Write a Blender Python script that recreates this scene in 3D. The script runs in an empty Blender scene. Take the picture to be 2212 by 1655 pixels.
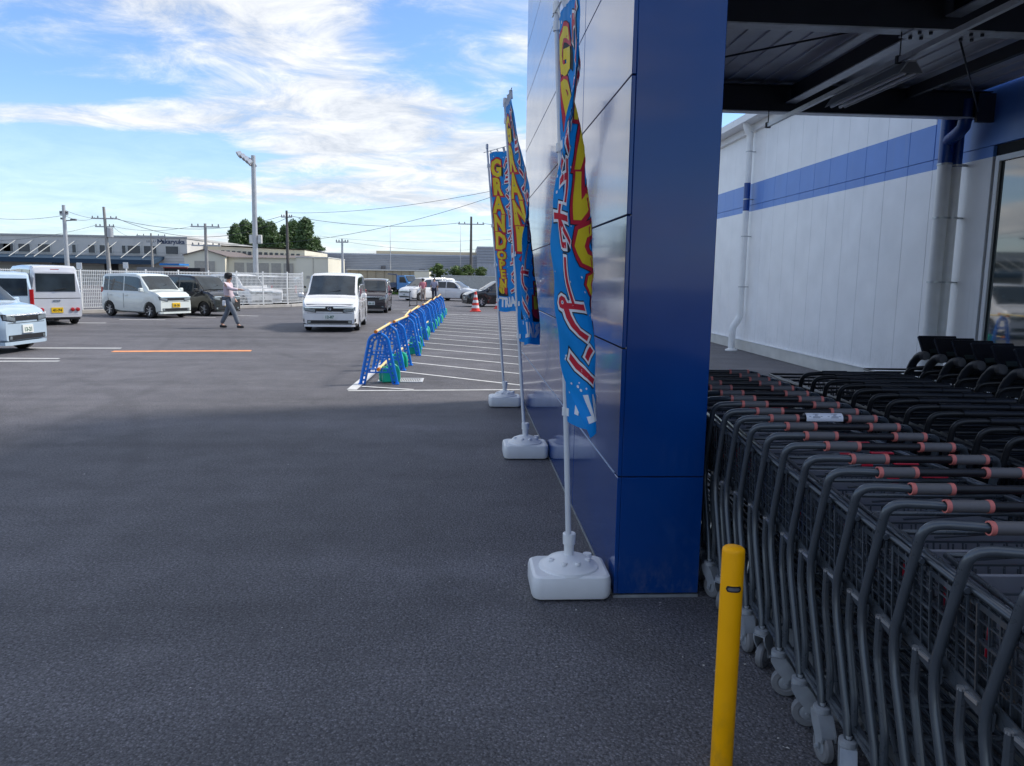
import bpy, bmesh, math, random
from mathutils import Vector, Matrix
random.seed(7)
R = math.radians
S = bpy.context.scene
COL = S.collection

# ------------------------------------------------------------------ camera
CAM_H = 1.70
F_PX, CX, CY = 1644.0, 1106.0, 827.5          # focal length in pixels of a 2212 px wide picture
def cam_axes(yaw=3.66, pitch=7.93, roll=0.9):
    y, p, r = R(yaw), R(pitch), R(roll)
    fw = Vector((math.sin(y)*math.cos(p), math.cos(y)*math.cos(p), -math.sin(p)))
    rt = Vector((math.cos(y), -math.sin(y), 0)); up = rt.cross(fw)
    return (math.cos(r)*rt + math.sin(r)*up), (math.cos(r)*up - math.sin(r)*rt), fw
RT, UP, FW = cam_axes()
def at(px, py, Y):
    """survey point: the spot at distance Y along the building line seen at picture point (px, py)"""
    d = FW + (px-CX)/F_PX*RT - (py-CY)/F_PX*UP
    return Vector((0, 0, CAM_H)) + d*(Y/d.y)
def ground_at(px, py, z=0.0):
    d = FW + (px-CX)/F_PX*RT - (py-CY)/F_PX*UP
    return Vector((0, 0, CAM_H)) + d*((z-CAM_H)/d.z)
cam_data = bpy.data.cameras.new('camera'); cam_data.sensor_width = 36
cam_data.lens = F_PX/2212*36; cam_data.clip_start = 0.05; cam_data.clip_end = 3000
cam = bpy.data.objects.new('camera', cam_data); COL.objects.link(cam)
m3 = Matrix((RT, UP, -FW)).transposed()
cam.matrix_world = Matrix.Translation((0, 0, CAM_H)) @ m3.to_4x4()
S.camera = cam

# ------------------------------------------------------------------ sky, sun, exposure
SUN_AZ, SUN_EL = 15.0, 46.0                     # azimuth from +x towards +y
world = bpy.data.worlds.new('World'); S.world = world; world.use_nodes = True
wn, wl = world.node_tree.nodes, world.node_tree.links
wn.clear()
def N(t, **kw):
    n = wn.new(t)
    for k, v in kw.items(): setattr(n, k, v)
    return n
def vmath(op, a=None, b=None, v=None):
    n = N('ShaderNodeVectorMath', operation=op)
    if a is not None: wl.new(a, n.inputs[0])
    if b is not None: wl.new(b, n.inputs[1])
    if v is not None: n.inputs[1].default_value = v
    return n.outputs[0]
def fmath(op, a, b=None, v=None, clamp=False):
    n = N('ShaderNodeMath', operation=op, use_clamp=clamp)
    wl.new(a, n.inputs[0])
    if b is not None: wl.new(b, n.inputs[1])
    if v is not None: n.inputs[1].default_value = v
    return n.outputs[0]
tc = N('ShaderNodeTexCoord')
sep = N('ShaderNodeSeparateXYZ'); wl.new(tc.outputs['Generated'], sep.inputs[0])
zc = fmath('ADD', fmath('MAXIMUM', sep.outputs[2], v=0.0), v=0.13)
comb = N('ShaderNodeCombineXYZ')
wl.new(fmath('DIVIDE', sep.outputs[0], zc), comb.inputs[0]); wl.new(fmath('DIVIDE', sep.outputs[1], zc), comb.inputs[1])
plane = comb.outputs[0]
def noise(vec, scale, detail=6, rough=.55, dist=0.0):
    n = N('ShaderNodeTexNoise'); n.noise_dimensions = '3D'
    n.inputs['Scale'].default_value = scale; n.inputs['Detail'].default_value = detail
    n.inputs['Roughness'].default_value = rough; n.inputs['Distortion'].default_value = dist
    wl.new(vec, n.inputs['Vector']); return n.outputs['Fac']
mp = N('ShaderNodeMapping'); wl.new(plane, mp.inputs[0])
mp.inputs['Rotation'].default_value = (0, 0, R(-28)); mp.inputs['Scale'].default_value = (0.92, 1.0, 1); mp.inputs['Location'].default_value = (6.9, 0.0, 0)
big = noise(mp.outputs[0], 0.75, 4, .5, .4)
fine = noise(mp.outputs[0], 3.2, 9, .68, .5)
wisp_m = N('ShaderNodeMapping'); wl.new(plane, wisp_m.inputs[0])
wisp_m.inputs['Rotation'].default_value = (0, 0, R(-35)); wisp_m.inputs['Scale'].default_value = (0.45, 2.4, 1)
wisp = noise(wisp_m.outputs[0], 1.5, 8, .6, .6)
cov = fmath('ADD', fmath('ADD', fmath('MULTIPLY', big, v=1.5), fmath('MULTIPLY', fine, v=.55)), fmath('MULTIPLY', wisp, v=.2))
ramp = N('ShaderNodeMapRange'); ramp.interpolation_type = 'SMOOTHSTEP'
wl.new(cov, ramp.inputs['Value']); ramp.inputs['From Min'].default_value = 1.02; ramp.inputs['From Max'].default_value = 1.30
low = N('ShaderNodeMapRange'); wl.new(sep.outputs[2], low.inputs['Value'])       # thin haze veil towards the horizon
low.inputs['From Min'].default_value = 0.0; low.inputs['From Max'].default_value = 0.20
low.inputs['To Min'].default_value = 0.5; low.inputs['To Max'].default_value = 0.0
cl = fmath('MAXIMUM', fmath('MULTIPLY', ramp.outputs[0], v=.96), low.outputs[0])
sky = N('ShaderNodeTexSky', sky_type='NISHITA', sun_disc=False)
sky.sun_elevation = R(SUN_EL); sky.sun_rotation = R(90-SUN_AZ); sky.air_density = 1.0; sky.dust_density = 0.4; sky.ozone_density = 1.2
skyg = vmath('MULTIPLY', sky.outputs[0], v=(.37, .45, .56))
shade = N('ShaderNodeMapRange'); wl.new(fine, shade.inputs['Value'])
shade.inputs['From Min'].default_value = .34; shade.inputs['From Max'].default_value = .68
cc = N('ShaderNodeMix', data_type='RGBA'); wl.new(shade.outputs[0], cc.inputs['Factor'])
cc.inputs[6].default_value = (1.55, 1.7, 1.95, 1); cc.inputs[7].default_value = (2.95, 2.98, 3.02, 1)
mx = N('ShaderNodeMix', data_type='RGBA'); wl.new(cl, mx.inputs['Factor']); wl.new(skyg, mx.inputs[6]); wl.new(cc.outputs[2], mx.inputs[7])
bg = N('ShaderNodeBackground'); wl.new(mx.outputs[2], bg.inputs[0]); bg.inputs[1].default_value = 0.11
wo = N('ShaderNodeOutputWorld'); wl.new(bg.outputs[0], wo.inputs[0])
sun_d = bpy.data.lights.new('sun', 'SUN'); sun_d.energy = 1.15; sun_d.angle = R(10.0); sun_d.color = (1, .94, .86)
sun = bpy.data.objects.new('sun', sun_d); COL.objects.link(sun)
sv = Vector((math.cos(R(SUN_EL))*math.cos(R(SUN_AZ)), math.cos(R(SUN_EL))*math.sin(R(SUN_AZ)), math.sin(R(SUN_EL))))
sun.rotation_euler = sv.to_track_quat('Z', 'Y').to_euler(); sun.location = (20, 5, 20)
vs = S.view_settings; vs.view_transform = 'Standard'; vs.look = 'None'; vs.gamma = 1; vs.exposure = 1.84; vs.use_curve_mapping = False
S.cycles.use_denoising = True; S.cycles.max_bounces = 8; S.cycles.diffuse_bounces = 4; S.cycles.glossy_bounces = 4
S.cycles.caustics_reflective = False; S.cycles.caustics_refractive = False

# ------------------------------------------------------------------ helpers: materials
MATS = {}
def srgb(r, g, b):
    f = lambda c: (c/255/12.92) if c/255 <= .04045 else ((c/255+.055)/1.055)**2.4
    return (f(r), f(g), f(b))
def mat(name, col, rough=.5, metal=0.0, var=.12, scale=6.0, bump=0.0, bscale=60.0, coat=0.0, ior=1.5, emit=None, trans=0.0):
    if name in MATS: return MATS[name]
    m = bpy.data.materials.new(name); m.use_nodes = True
    nt = m.node_tree; b = nt.nodes['Principled BSDF']
    b.inputs['Roughness'].default_value = rough; b.inputs['Metallic'].default_value = metal; b.inputs['IOR'].default_value = ior
    b.inputs['Coat Weight'].default_value = coat; b.inputs['Coat Roughness'].default_value = .05
    if trans: b.inputs['Transmission Weight'].default_value = trans
    tcn = nt.nodes.new('ShaderNodeTexCoord')
    if var > 0:
        nz = nt.nodes.new('ShaderNodeTexNoise'); nz.inputs['Scale'].default_value = scale; nz.inputs['Detail'].default_value = 6
        nt.links.new(tcn.outputs['Object'], nz.inputs['Vector'])
        rp = nt.nodes.new('ShaderNodeMapRange'); rp.inputs['From Min'].default_value = .3; rp.inputs['From Max'].default_value = .7
        rp.inputs['To Min'].default_value = 1-var; rp.inputs['To Max'].default_value = 1+var
        nt.links.new(nz.outputs['Fac'], rp.inputs['Value'])
        mul = nt.nodes.new('ShaderNodeVectorMath'); mul.operation = 'SCALE'; mul.inputs[0].default_value = col[:3]
        nt.links.new(rp.outputs[0], mul.inputs['Scale']); nt.links.new(mul.outputs[0], b.inputs['Base Color'])
        r2 = nt.nodes.new('ShaderNodeMapRange'); r2.inputs['From Min'].default_value = .3; r2.inputs['From Max'].default_value = .7
        r2.inputs['To Min'].default_value = max(.02, rough*.85); r2.inputs['To Max'].default_value = min(1, rough*1.2)
        nt.links.new(nz.outputs['Fac'], r2.inputs['Value']); nt.links.new(r2.outputs[0], b.inputs['Roughness'])
    else:
        b.inputs['Base Color'].default_value = (*col[:3], 1)
    if bump > 0:
        nb = nt.nodes.new('ShaderNodeTexNoise'); nb.inputs['Scale'].default_value = bscale; nb.inputs['Detail'].default_value = 4
        nt.links.new(tcn.outputs['Object'], nb.inputs['Vector'])
        bp = nt.nodes.new('ShaderNodeBump'); bp.inputs['Strength'].default_value = bump; bp.inputs['Distance'].default_value = .01
        nt.links.new(nb.outputs['Fac'], bp.inputs['Height']); nt.links.new(bp.outputs[0], b.inputs['Normal'])
    if emit:
        b.inputs['Emission Color'].default_value = (*emit[:3], 1); b.inputs['Emission Strength'].default_value = emit[3]
    MATS[name] = m; return m

# ------------------------------------------------------------------ helpers: meshes and objects
class MB:
    """collects simple shapes; build() links them as one mesh object"""
    def __init__(s): s.v, s.f, s.sm = [], [], []
    def add(s, vs, fs, smooth=False):
        o = len(s.v); s.v += [tuple(p) for p in vs]; s.f += [tuple(i+o for i in f) for f in fs]; s.sm += [smooth]*len(fs); return s
    def box(s, x0, x1, y0, y1, z0, z1, bev=0.0):
        if bev <= 0:
            v = [(x, y, z) for x in (x0, x1) for y in (y0, y1) for z in (z0, z1)]
            return s.add(v, [(0,1,3,2),(4,6,7,5),(0,4,5,1),(2,3,7,6),(0,2,6,4),(1,5,7,3)])
        b = bev; v = []; f = []; idx = {}
        X, Y, Z = (x0, x1), (y0, y1), (z0, z1)
        for i in (0,1):
            for j in (0,1):
                for k in (0,1):
                    dx, dy, dz = (b if i == 0 else -b), (b if j == 0 else -b), (b if k == 0 else -b)
                    for ax, p in enumerate(((X[i], Y[j]+dy, Z[k]+dz), (X[i]+dx, Y[j], Z[k]+dz), (X[i]+dx, Y[j]+dy, Z[k]))):
                        idx[i,j,k,ax] = len(v); v.append(p)
        for i in (0,1):
            q = [idx[i,0,0,0], idx[i,1,0,0], idx[i,1,1,0], idx[i,0,1,0]]; f.append(q if i else q[::-1])
            q = [idx[0,i,0,1], idx[0,i,1,1], idx[1,i,1,1], idx[1,i,0,1]]; f.append(q if i else q[::-1])
            q = [idx[0,0,i,2], idx[1,0,i,2], idx[1,1,i,2], idx[0,1,i,2]]; f.append(q if i else q[::-1])
        for i in (0,1):
            for j in (0,1):
                for (a, b_, c) in (((i,j,0),(i,j,1),(0,1)), ((i,0,j),(i,1,j),(0,2)), ((0,i,j),(1,i,j),(1,2))):
                    f.append([idx[(*a, c[0])], idx[(*b_, c[0])], idx[(*b_, c[1])], idx[(*a, c[1])]])
                for k in (0,1): f.append([idx[i,j,k,0], idx[i,j,k,1], idx[i,j,k,2]])
        return s.add(v, f)
    def tube(s, pts, r, seg=8, closed=False, cap=True, smooth=True):
        pts = [Vector(p) for p in pts]; n = len(pts); rings = []; up = None
        rr = r if isinstance(r, (list, tuple)) else [r]*n
        for i, p in enumerate(pts):
            if closed: t = (pts[(i+1) % n]-pts[i-1])
            else: t = pts[min(i+1, n-1)]-pts[max(i-1, 0)]
            t.normalize()
            if up is None:
                up = Vector((0,0,1)) if abs(t.z) < .9 else Vector((0,1,0))
            a = t.cross(up); a = a.normalized() if a.length > 1e-6 else Vector((1,0,0)); b = a.cross(t).normalized(); up = b
            rings.append([p + rr[i]*(math.cos(2*math.pi*k/seg)*a + math.sin(2*math.pi*k/seg)*b) for k in range(seg)])
        v = [q for g in rings for q in g]; f = []
        for i in range(n if closed else n-1):
            j = (i+1) % n
            for k in range(seg):
                l = (k+1) % seg; f.append((i*seg+k, i*seg+l, j*seg+l, j*seg+k))
        s.add(v, f, smooth)
        if cap and not closed:
            s.add(rings[0], [tuple(range(seg))[::-1]]); s.add(rings[-1], [tuple(range(seg))])
        return s
    def cyl(s, p0, p1, r, seg=12, r1=None): return s.tube([p0, p1], [r, r if r1 is None else r1], seg)
    def bar(s, p0, p1, w, h=None):
        """square-section bar"""
        h = h or w; p0, p1 = Vector(p0), Vector(p1); t = (p1-p0).normalized()
        a = t.cross(Vector((0,0,1)) if abs(t.z) < .95 else Vector((0,1,0))).normalized(); b = a.cross(t).normalized()
        v = [p + sx*a*w/2 + sy*b*h/2 for p in (p0, p1) for sx, sy in ((-1,-1),(1,-1),(1,1),(-1,1))]
        return s.add(v, [(3,2,1,0),(4,5,6,7),(0,1,5,4),(1,2,6,5),(2,3,7,6),(3,0,4,7)])
    def lathe(s, prof, c=(0,0,0), axis='z', seg=20, smooth=True):
        v, f = [], []; n = len(prof)
        for k in range(seg):
            a = 2*math.pi*k/seg
            for r, h in prof:
                p = (r*math.cos(a), r*math.sin(a), h)
                if axis == 'y': p = (p[0], p[2], p[1])
                if axis == 'x': p = (p[2], p[0], p[1])
                v.append((p[0]+c[0], p[1]+c[1], p[2]+c[2]))
        for k in range(seg):
            l = (k+1) % seg
            for i in range(n-1): f.append((k*n+i, l*n+i, l*n+i+1, k*n+i+1))
        return s.add(v, f, smooth)
    def prism(s, poly, d0, d1, axis='y', smooth=False):
        """polygon (a,b) pushed along an axis: axis y -> (a,d,b), x -> (d,a,b), z -> (a,b,d)"""
        mk = {'y': lambda a,b,d:(a,d,b), 'x': lambda a,b,d:(d,a,b), 'z': lambda a,b,d:(a,b,d)}[axis]
        n = len(poly); v = [mk(a,b,d0) for a,b in poly]+[mk(a,b,d1) for a,b in poly]
        f = [(i,(i+1)%n,n+(i+1)%n,n+i) for i in range(n)]
        s.add(v, f, smooth); s.add(v[:n], [tuple(range(n))[::-1]]); s.add(v[n:], [tuple(range(n))]); return s
    def loft(s, rings, closed=True, cap=True, smooth=True):
        n = len(rings[0]); v = [p for r in rings for p in r]; f = []
        for i in range(len(rings)-1):
            for k in range(n if closed else n-1):
                l = (k+1) % n; f.append((i*n+k, i*n+l, (i+1)*n+l, (i+1)*n+k))
        s.add(v, f, smooth)
        if cap and closed: s.add(rings[0], [tuple(range(n))[::-1]]); s.add(rings[-1], [tuple(range(n))])
        return s
    def mesh(s, name, m, fix=True):
        me = bpy.data.meshes.new(name); me.from_pydata(s.v, [], s.f)
        me.polygons.foreach_set('use_smooth', s.sm); me.update()
        if fix:
            b = bmesh.new(); b.from_mesh(me); bmesh.ops.remove_doubles(b, verts=b.verts, dist=1e-5)
            bmesh.ops.recalc_face_normals(b, faces=b.faces)
            for e in b.edges:
                if len(e.link_faces) == 2 and e.calc_face_angle(0) > R(38): e.smooth = False
            b.to_mesh(me); b.free()
        if m: me.materials.append(m)
        return me
    def build(s, name, m, parent=None, loc=None, rot=None, fix=True):
        return obj(name, s.mesh(name, m, fix), parent, loc, rot)
def obj(name, me, parent=None, loc=None, rot=None):
    o = bpy.data.objects.new(name, me); COL.objects.link(o)
    if parent: o.parent = parent
    if loc is not None: o.location = loc
    if rot is not None: o.rotation_euler = rot
    return o
def tag(o, label, cat, group=None):
    o['label'] = label; o['category'] = cat
    if group: o['group'] = group
    return o
def thing(name, label, cat, loc=(0,0,0), rz=0.0, group=None, sc=1.0):
    o = bpy.data.objects.new(name, None); COL.objects.link(o); o.empty_display_size = .1
    o.location = loc; o.rotation_euler = (0, 0, rz); o.scale = (sc, sc, sc)
    return tag(o, label, cat, group)
def struct(o): o['kind'] = 'structure'; return o
def kids(o): return [c for c in bpy.data.objects if c.parent == o]
def dup(root, children, label=None, loc=None, rz=None):
    """copy of a thing; children = [(part, [sub-parts])]"""
    r = root.copy(); COL.objects.link(r)
    if label: r['label'] = label
    if loc is not None: r.location = loc
    if rz is not None: r.rotation_euler = (0, 0, rz)
    for c, subs in children:
        k = c.copy(); COL.objects.link(k); k.parent = r
        for g in subs:
            h = g.copy(); COL.objects.link(h); h.parent = k
    return r
def tree_of(root):
    ks = {}
    for o in COL.objects:
        if o.parent: ks.setdefault(o.parent.name, []).append(o)
    return [(c, ks.get(c.name, [])) for c in ks.get(root.name, [])]
ORD = ['first','second','third','fourth','fifth','sixth','seventh','eighth','ninth','tenth','eleventh','twelfth','thirteenth','fourteenth','fifteenth','sixteenth','seventeenth','eighteenth','nineteenth','twentieth','twenty-first','twenty-second','twenty-third','twenty-fourth']
def text_mesh(body, size=1.0, bold=0.0, align='CENTER'):
    """flat letter outlines as (verts, faces) in the xy plane, centred"""
    c = bpy.data.curves.new('lettering', 'FONT'); c.body = body; c.size = size; c.offset = bold; c.align_x = align; c.align_y = 'CENTER'; c.resolution_u = 2
    o = bpy.data.objects.new('lettering', c); COL.objects.link(o)
    dg = bpy.context.evaluated_depsgraph_get(); me = o.evaluated_get(dg).to_mesh()
    v = [tuple(p.co) for p in me.vertices]; f = [tuple(p.vertices) for p in me.polygons]
    o.evaluated_get(dg).to_mesh_clear(); bpy.data.objects.remove(o); bpy.data.curves.remove(c)
    return v, f
def letters(name, body, size, m, parent, loc, ax, ay, bold=0.0):
    """raised lettering lying in the plane spanned by unit vectors ax (reading direction) and ay (up)"""
    v, f = text_mesh(body, size, bold); ax, ay = Vector(ax), Vector(ay)
    mb = MB(); mb.add([ax*p[0]+ay*p[1] for p in v], f)
    o = mb.build(name, m, parent, loc, fix=False); o['kind'] = 'stuff'; return o
# ================================================================== ground and markings
def asphalt_mat():
    m = bpy.data.materials.new('asphalt'); m.use_nodes = True; nt = m.node_tree; b = nt.nodes['Principled BSDF']
    L = nt.links.new; geo = nt.nodes.new('ShaderNodeNewGeometry')
    def nz(scale, det, rough=.55, vec=None):
        n = nt.nodes.new('ShaderNodeTexNoise'); n.inputs['Scale'].default_value = scale; n.inputs['Detail'].default_value = det; n.inputs['Roughness'].default_value = rough
        L(vec or geo.outputs['Position'], n.inputs['Vector']); return n.outputs['Fac']
    def rng(v, a, b_, c, d):
        n = nt.nodes.new('ShaderNodeMapRange'); n.inputs['From Min'].default_value = a; n.inputs['From Max'].default_value = b_; n.inputs['To Min'].default_value = c; n.inputs['To Max'].default_value = d
        L(v, n.inputs['Value']); return n.outputs[0]
    def mul(a, b_):
        n = nt.nodes.new('ShaderNodeMath'); n.operation = 'MULTIPLY'; L(a, n.inputs[0]); L(b_, n.inputs[1]); return n.outputs[0]
    patch = rng(nz(.22, 5, .6), .3, .7, .74, 1.26)
    mid = rng(nz(2.2, 6, .65), .3, .7, .82, 1.16)
    grain = rng(nz(60, 5, .8), .34, .66, .28, 1.85)
    mpg = nt.nodes.new('ShaderNodeMapping'); mpg.inputs['Rotation'].default_value = (0, 0, R(62)); mpg.inputs['Scale'].default_value = (.05, 1.1, 1); L(geo.outputs['Position'], mpg.inputs[0])
    streak = rng(nz(1.0, 5, .6, mpg.outputs[0]), .32, .68, .80, 1.16)       # roller and tyre sweeps
    vor = nt.nodes.new('ShaderNodeTexVoronoi'); vor.inputs['Scale'].default_value = 75; L(geo.outputs['Position'], vor.inputs['Vector'])
    peb = rng(vor.outputs['Distance'], 0, .45, 1.4, .66)
    tot = mul(mul(mul(patch, mid), mul(grain, streak)), peb)
    sc = nt.nodes.new('ShaderNodeVectorMath'); sc.operation = 'SCALE'; sc.inputs[0].default_value = (.152, .146, .156); L(tot, sc.inputs['Scale'])
    spk = nt.nodes.new('ShaderNodeTexVoronoi'); spk.inputs['Scale'].default_value = 9; L(geo.outputs['Position'], spk.inputs['Vector'])  # stray pale grit
    wn_ = nt.nodes.new('ShaderNodeTexWhiteNoise'); L(spk.outputs['Position'], wn_.inputs['Vector'])
    g1 = rng(spk.outputs['Distance'], .03, .055, 1, 0); g2 = rng(wn_.outputs['Value'], .86, .90, 0, 1)
    mix = nt.nodes.new('ShaderNodeMix'); mix.data_type = 'RGBA'; L(mul(g1, g2), mix.inputs['Factor']); L(sc.outputs[0], mix.inputs[6]); mix.inputs[7].default_value = (.34, .32, .30, 1)
    st_n = rng(nz(1.1, 7, .72), .60, .72, 0, .42); dm = nt.nodes.new('ShaderNodeMix'); dm.data_type = 'RGBA'
    L(mul(st_n, rng(nz(9, 4, .7), .35, .65, .3, 1)), dm.inputs['Factor']); L(mix.outputs[2], dm.inputs[6]); dm.inputs[7].default_value = (.20,.19,.185,1)       # dusty patches
    dk_n = rng(nz(.7, 6, .7), .30, .40, .45, 0); dm2 = nt.nodes.new('ShaderNodeMix'); dm2.data_type = 'RGBA'; L(dk_n, dm2.inputs['Factor']); L(dm.outputs[2], dm2.inputs[6]); dm2.inputs[7].default_value = (.045,.043,.046,1)
    arc = None                                                         # curved tyre marks
    for cx_, cy_, r_, w_ in ((-40,10,35.5,.10),(-40,10,34.0,.10),(13,26,18.0,.09),(13,26,19.4,.09),(-16,3,12.2,.10),(-16,3,13.6,.10),(-9,-6,13.5,.08)):
        dn = nt.nodes.new('ShaderNodeVectorMath'); dn.operation = 'DISTANCE'; L(geo.outputs['Position'], dn.inputs[0]); dn.inputs[1].default_value = (cx_, cy_, 0)
        sb_ = nt.nodes.new('ShaderNodeMath'); sb_.operation = 'SUBTRACT'; L(dn.outputs['Value'], sb_.inputs[0]); sb_.inputs[1].default_value = r_
        ab = nt.nodes.new('ShaderNodeMath'); ab.operation = 'ABSOLUTE'; L(sb_.outputs[0], ab.inputs[0]); f_ = rng(ab.outputs[0], w_*.4, w_*1.6, 1, 0)
        if arc is None: arc = f_
        else:
            mxn = nt.nodes.new('ShaderNodeMath'); mxn.operation = 'MAXIMUM'; L(arc, mxn.inputs[0]); L(f_, mxn.inputs[1]); arc = mxn.outputs[0]
    dm3 = nt.nodes.new('ShaderNodeMix'); dm3.data_type = 'RGBA'; L(mul(mul(arc, rng(nz(.35, 5, .6), .42, .62, 0, 1)), rng(nz(30, 3, .7), .3, .7, .15, .5)), dm3.inputs['Factor']); L(dm2.outputs[2], dm3.inputs[6]); dm3.inputs[7].default_value = (.055,.052,.055,1)
    L(dm3.outputs[2], b.inputs['Base Color'])
    b.inputs['Roughness'].default_value = .72; b.inputs['Specular IOR Level'].default_value = .42
    bp = nt.nodes.new('ShaderNodeBump'); bp.inputs['Strength'].default_value = .8; bp.inputs['Distance'].default_value = .007
    add = nt.nodes.new('ShaderNodeMath'); add.operation = 'ADD'; L(vor.outputs['Distance'], add.inputs[0]); L(nz(90, 4, .6), add.inputs[1]); L(add.outputs[0], bp.inputs['Height'])
    L(bp.outputs[0], b.inputs['Normal']); return m
mb = MB(); mb.add([(-700,-120,0),(700,-120,0),(700,900,0),(-700,900,0)], [(0,1,2,3)])
ground = struct(mb.build('asphalt_ground', asphalt_mat()))
WHITE_PAINT = mat('road_paint_white', (.66,.66,.64), .7, var=.16, scale=9, bump=.3, bscale=120)
ORANGE_PAINT = mat('road_paint_orange', (.85,.33,.12), .7, var=.16, scale=9, bump=.3, bscale=120)
def line(pts, w, m=WHITE_PAINT, z=.004):
    """painted line along two ground points"""
    a, b = Vector((*pts[0], 0)), Vector((*pts[1], 0)); t = (b-a).normalized(); n = Vector((-t.y, t.x, 0))*w/2
    mb = MB(); v = [a-n, a+n, b+n, b-n]; mb.add([(p.x, p.y, z) for p in v], [(3,2,1,0)])
    return mb.build('painted_line', m, ground)
# no-parking hatching behind the banners
line([(-1.70, 11.22), (3.2, 11.62)], .075)
line([(-1.66, 11.3), (-1.02, 33.9)], .15, z=.0075)
line([(-1.05, 33.9), (3.2, 34.4)], .12)
line([(-1.55, 11.62), (-.75, 11.33)], .07, z=.0112)
for k in range(15):
    y0 = 13.85 + k*1.48; x0 = -1.58 + (y0-11.3)*.028; x1 = 3.2
    line([(x0, y0), (x1, y0-(x1-x0)*.80)], .075, z=.0045+.0002*k) if y0-(x1-x0)*.80 > 11.75 else line([(x0, y0), (x0+(y0-11.75)/.80, 11.75)], .075, z=.0045+.0002*k)
# parking bay lines on the left
def gl(p0, p1, w, m=WHITE_PAINT):
    a, b = ground_at(*p0), ground_at(*p1); return line([(a.x, a.y), (b.x, b.y)], w, m)
gl((-60,752), (262,752.5), .15); gl((-60,774), (128,775), .12); gl((-60,781), (128,780.5), .12)
gl((243,759.5), (543,758), .27, ORANGE_PAINT)
gl((258,690.5), (357,691), .15); gl((150,697.5), (229,698), .15); gl((60,704), (84,704.5), .15)
gl((500,681.5), (558,683), .15); gl((395,685), (466,686), .15); gl((850,668), (905,668.5), .15); gl((870,674.5), (912,672.5), .2)
for p in (((575,600),(640,606)),): pass
# drain grating by the first barrier
g = thing('drain_grate', 'white slotted metal drain grate beside the nearest blue barrier', 'drain', (-1.02, 12.38, 0))
galv = mat('galvanised', (.50,.52,.53), .42, .7, var=.15, scale=14)
paleg = mat('grate_frame', (.62,.62,.62), .5, .2)
m_ = MB()
for a in ((-.36,.36,-.23,-.19), (-.36,.36,.19,.23), (-.36,-.32,-.19,.19), (.32,.36,-.19,.19)): m_.box(*a, .002, .014)
m_.build('frame', paleg, g)
for i in range(22):
    x = -.30+i*.0285; MB().box(x, x+.013, -.188, .188, .003, .011).build('slat', paleg, g)
m_ = MB(); m_.box(-.319, .319, -.189, .189, .0015, .0025); m_.build('sump', mat('black_void', (.01,.01,.01), .9, var=0), g)

lit_ = MB(); lr = random.Random(5)
for i in range(150):
    if i < 70: x, y = lr.uniform(.9, 1.6), lr.uniform(2.3, 3.8)
    elif i < 105: x, y = lr.uniform(-.3, .78), lr.uniform(3.0, 8)
    else: x, y = lr.uniform(-3.5, .8), lr.uniform(2.2, 8)
    s_ = lr.choice((.003,.004,.004,.006,.009)); a = lr.uniform(0, 3.1); c, q = math.cos(a)*s_, math.sin(a)*s_; l = lr.uniform(.3,.8)
    lit_.add([(x-c,y-q,.003),(x+q*l,y-c*l,.003+s_*.3),(x+c,y+q,.004),(x-q*l,y+c*l,.003+s_*.5)], [(0,1,2,3)])
lo = lit_.build('litter', mat('grit_pale', (.50,.48,.44), .8, var=.3, scale=3), None, fix=False); lo['kind'] = 'stuff'; lo['label'] = 'pale grit and leaf bits scattered on the asphalt near the column'; lo['category'] = 'litter'
# ================================================================== blue facade tower
BLUE = mat('blue_cladding', (.0003, .046, .215), .15, var=.06, scale=2.0, coat=.35, ior=1.42)
def brushed(m):
    nt = m.node_tree; b = nt.nodes['Principled BSDF']; tcn = nt.nodes.new('ShaderNodeNewGeometry')
    mp_ = nt.nodes.new('ShaderNodeMapping'); mp_.inputs['Scale'].default_value = (26, 26, .5); nt.links.new(tcn.outputs['Position'], mp_.inputs[0])
    n = nt.nodes.new('ShaderNodeTexNoise'); n.inputs['Scale'].default_value = 1; n.inputs['Detail'].default_value = 3; nt.links.new(mp_.outputs[0], n.inputs['Vector'])
    n2 = nt.nodes.new('ShaderNodeTexNoise'); n2.inputs['Scale'].default_value = 1.3; n2.inputs['Detail'].default_value = 2; nt.links.new(tcn.outputs['Position'], n2.inputs['Vector'])
    ad = nt.nodes.new('ShaderNodeMath'); ad.operation = 'MULTIPLY_ADD'; ad.inputs[1].default_value = .10; nt.links.new(n.outputs['Fac'], ad.inputs[0]); nt.links.new(n2.outputs['Fac'], ad.inputs[2])
    bp = nt.nodes.new('ShaderNodeBump'); bp.inputs['Strength'].default_value = .16; bp.inputs['Distance'].default_value = .012
    nt.links.new(ad.outputs[0], bp.inputs['Height']); nt.links.new(bp.outputs[0], b.inputs['Normal']); nt.links.new(bp.outputs[0], b.inputs['Coat Normal'])
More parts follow.
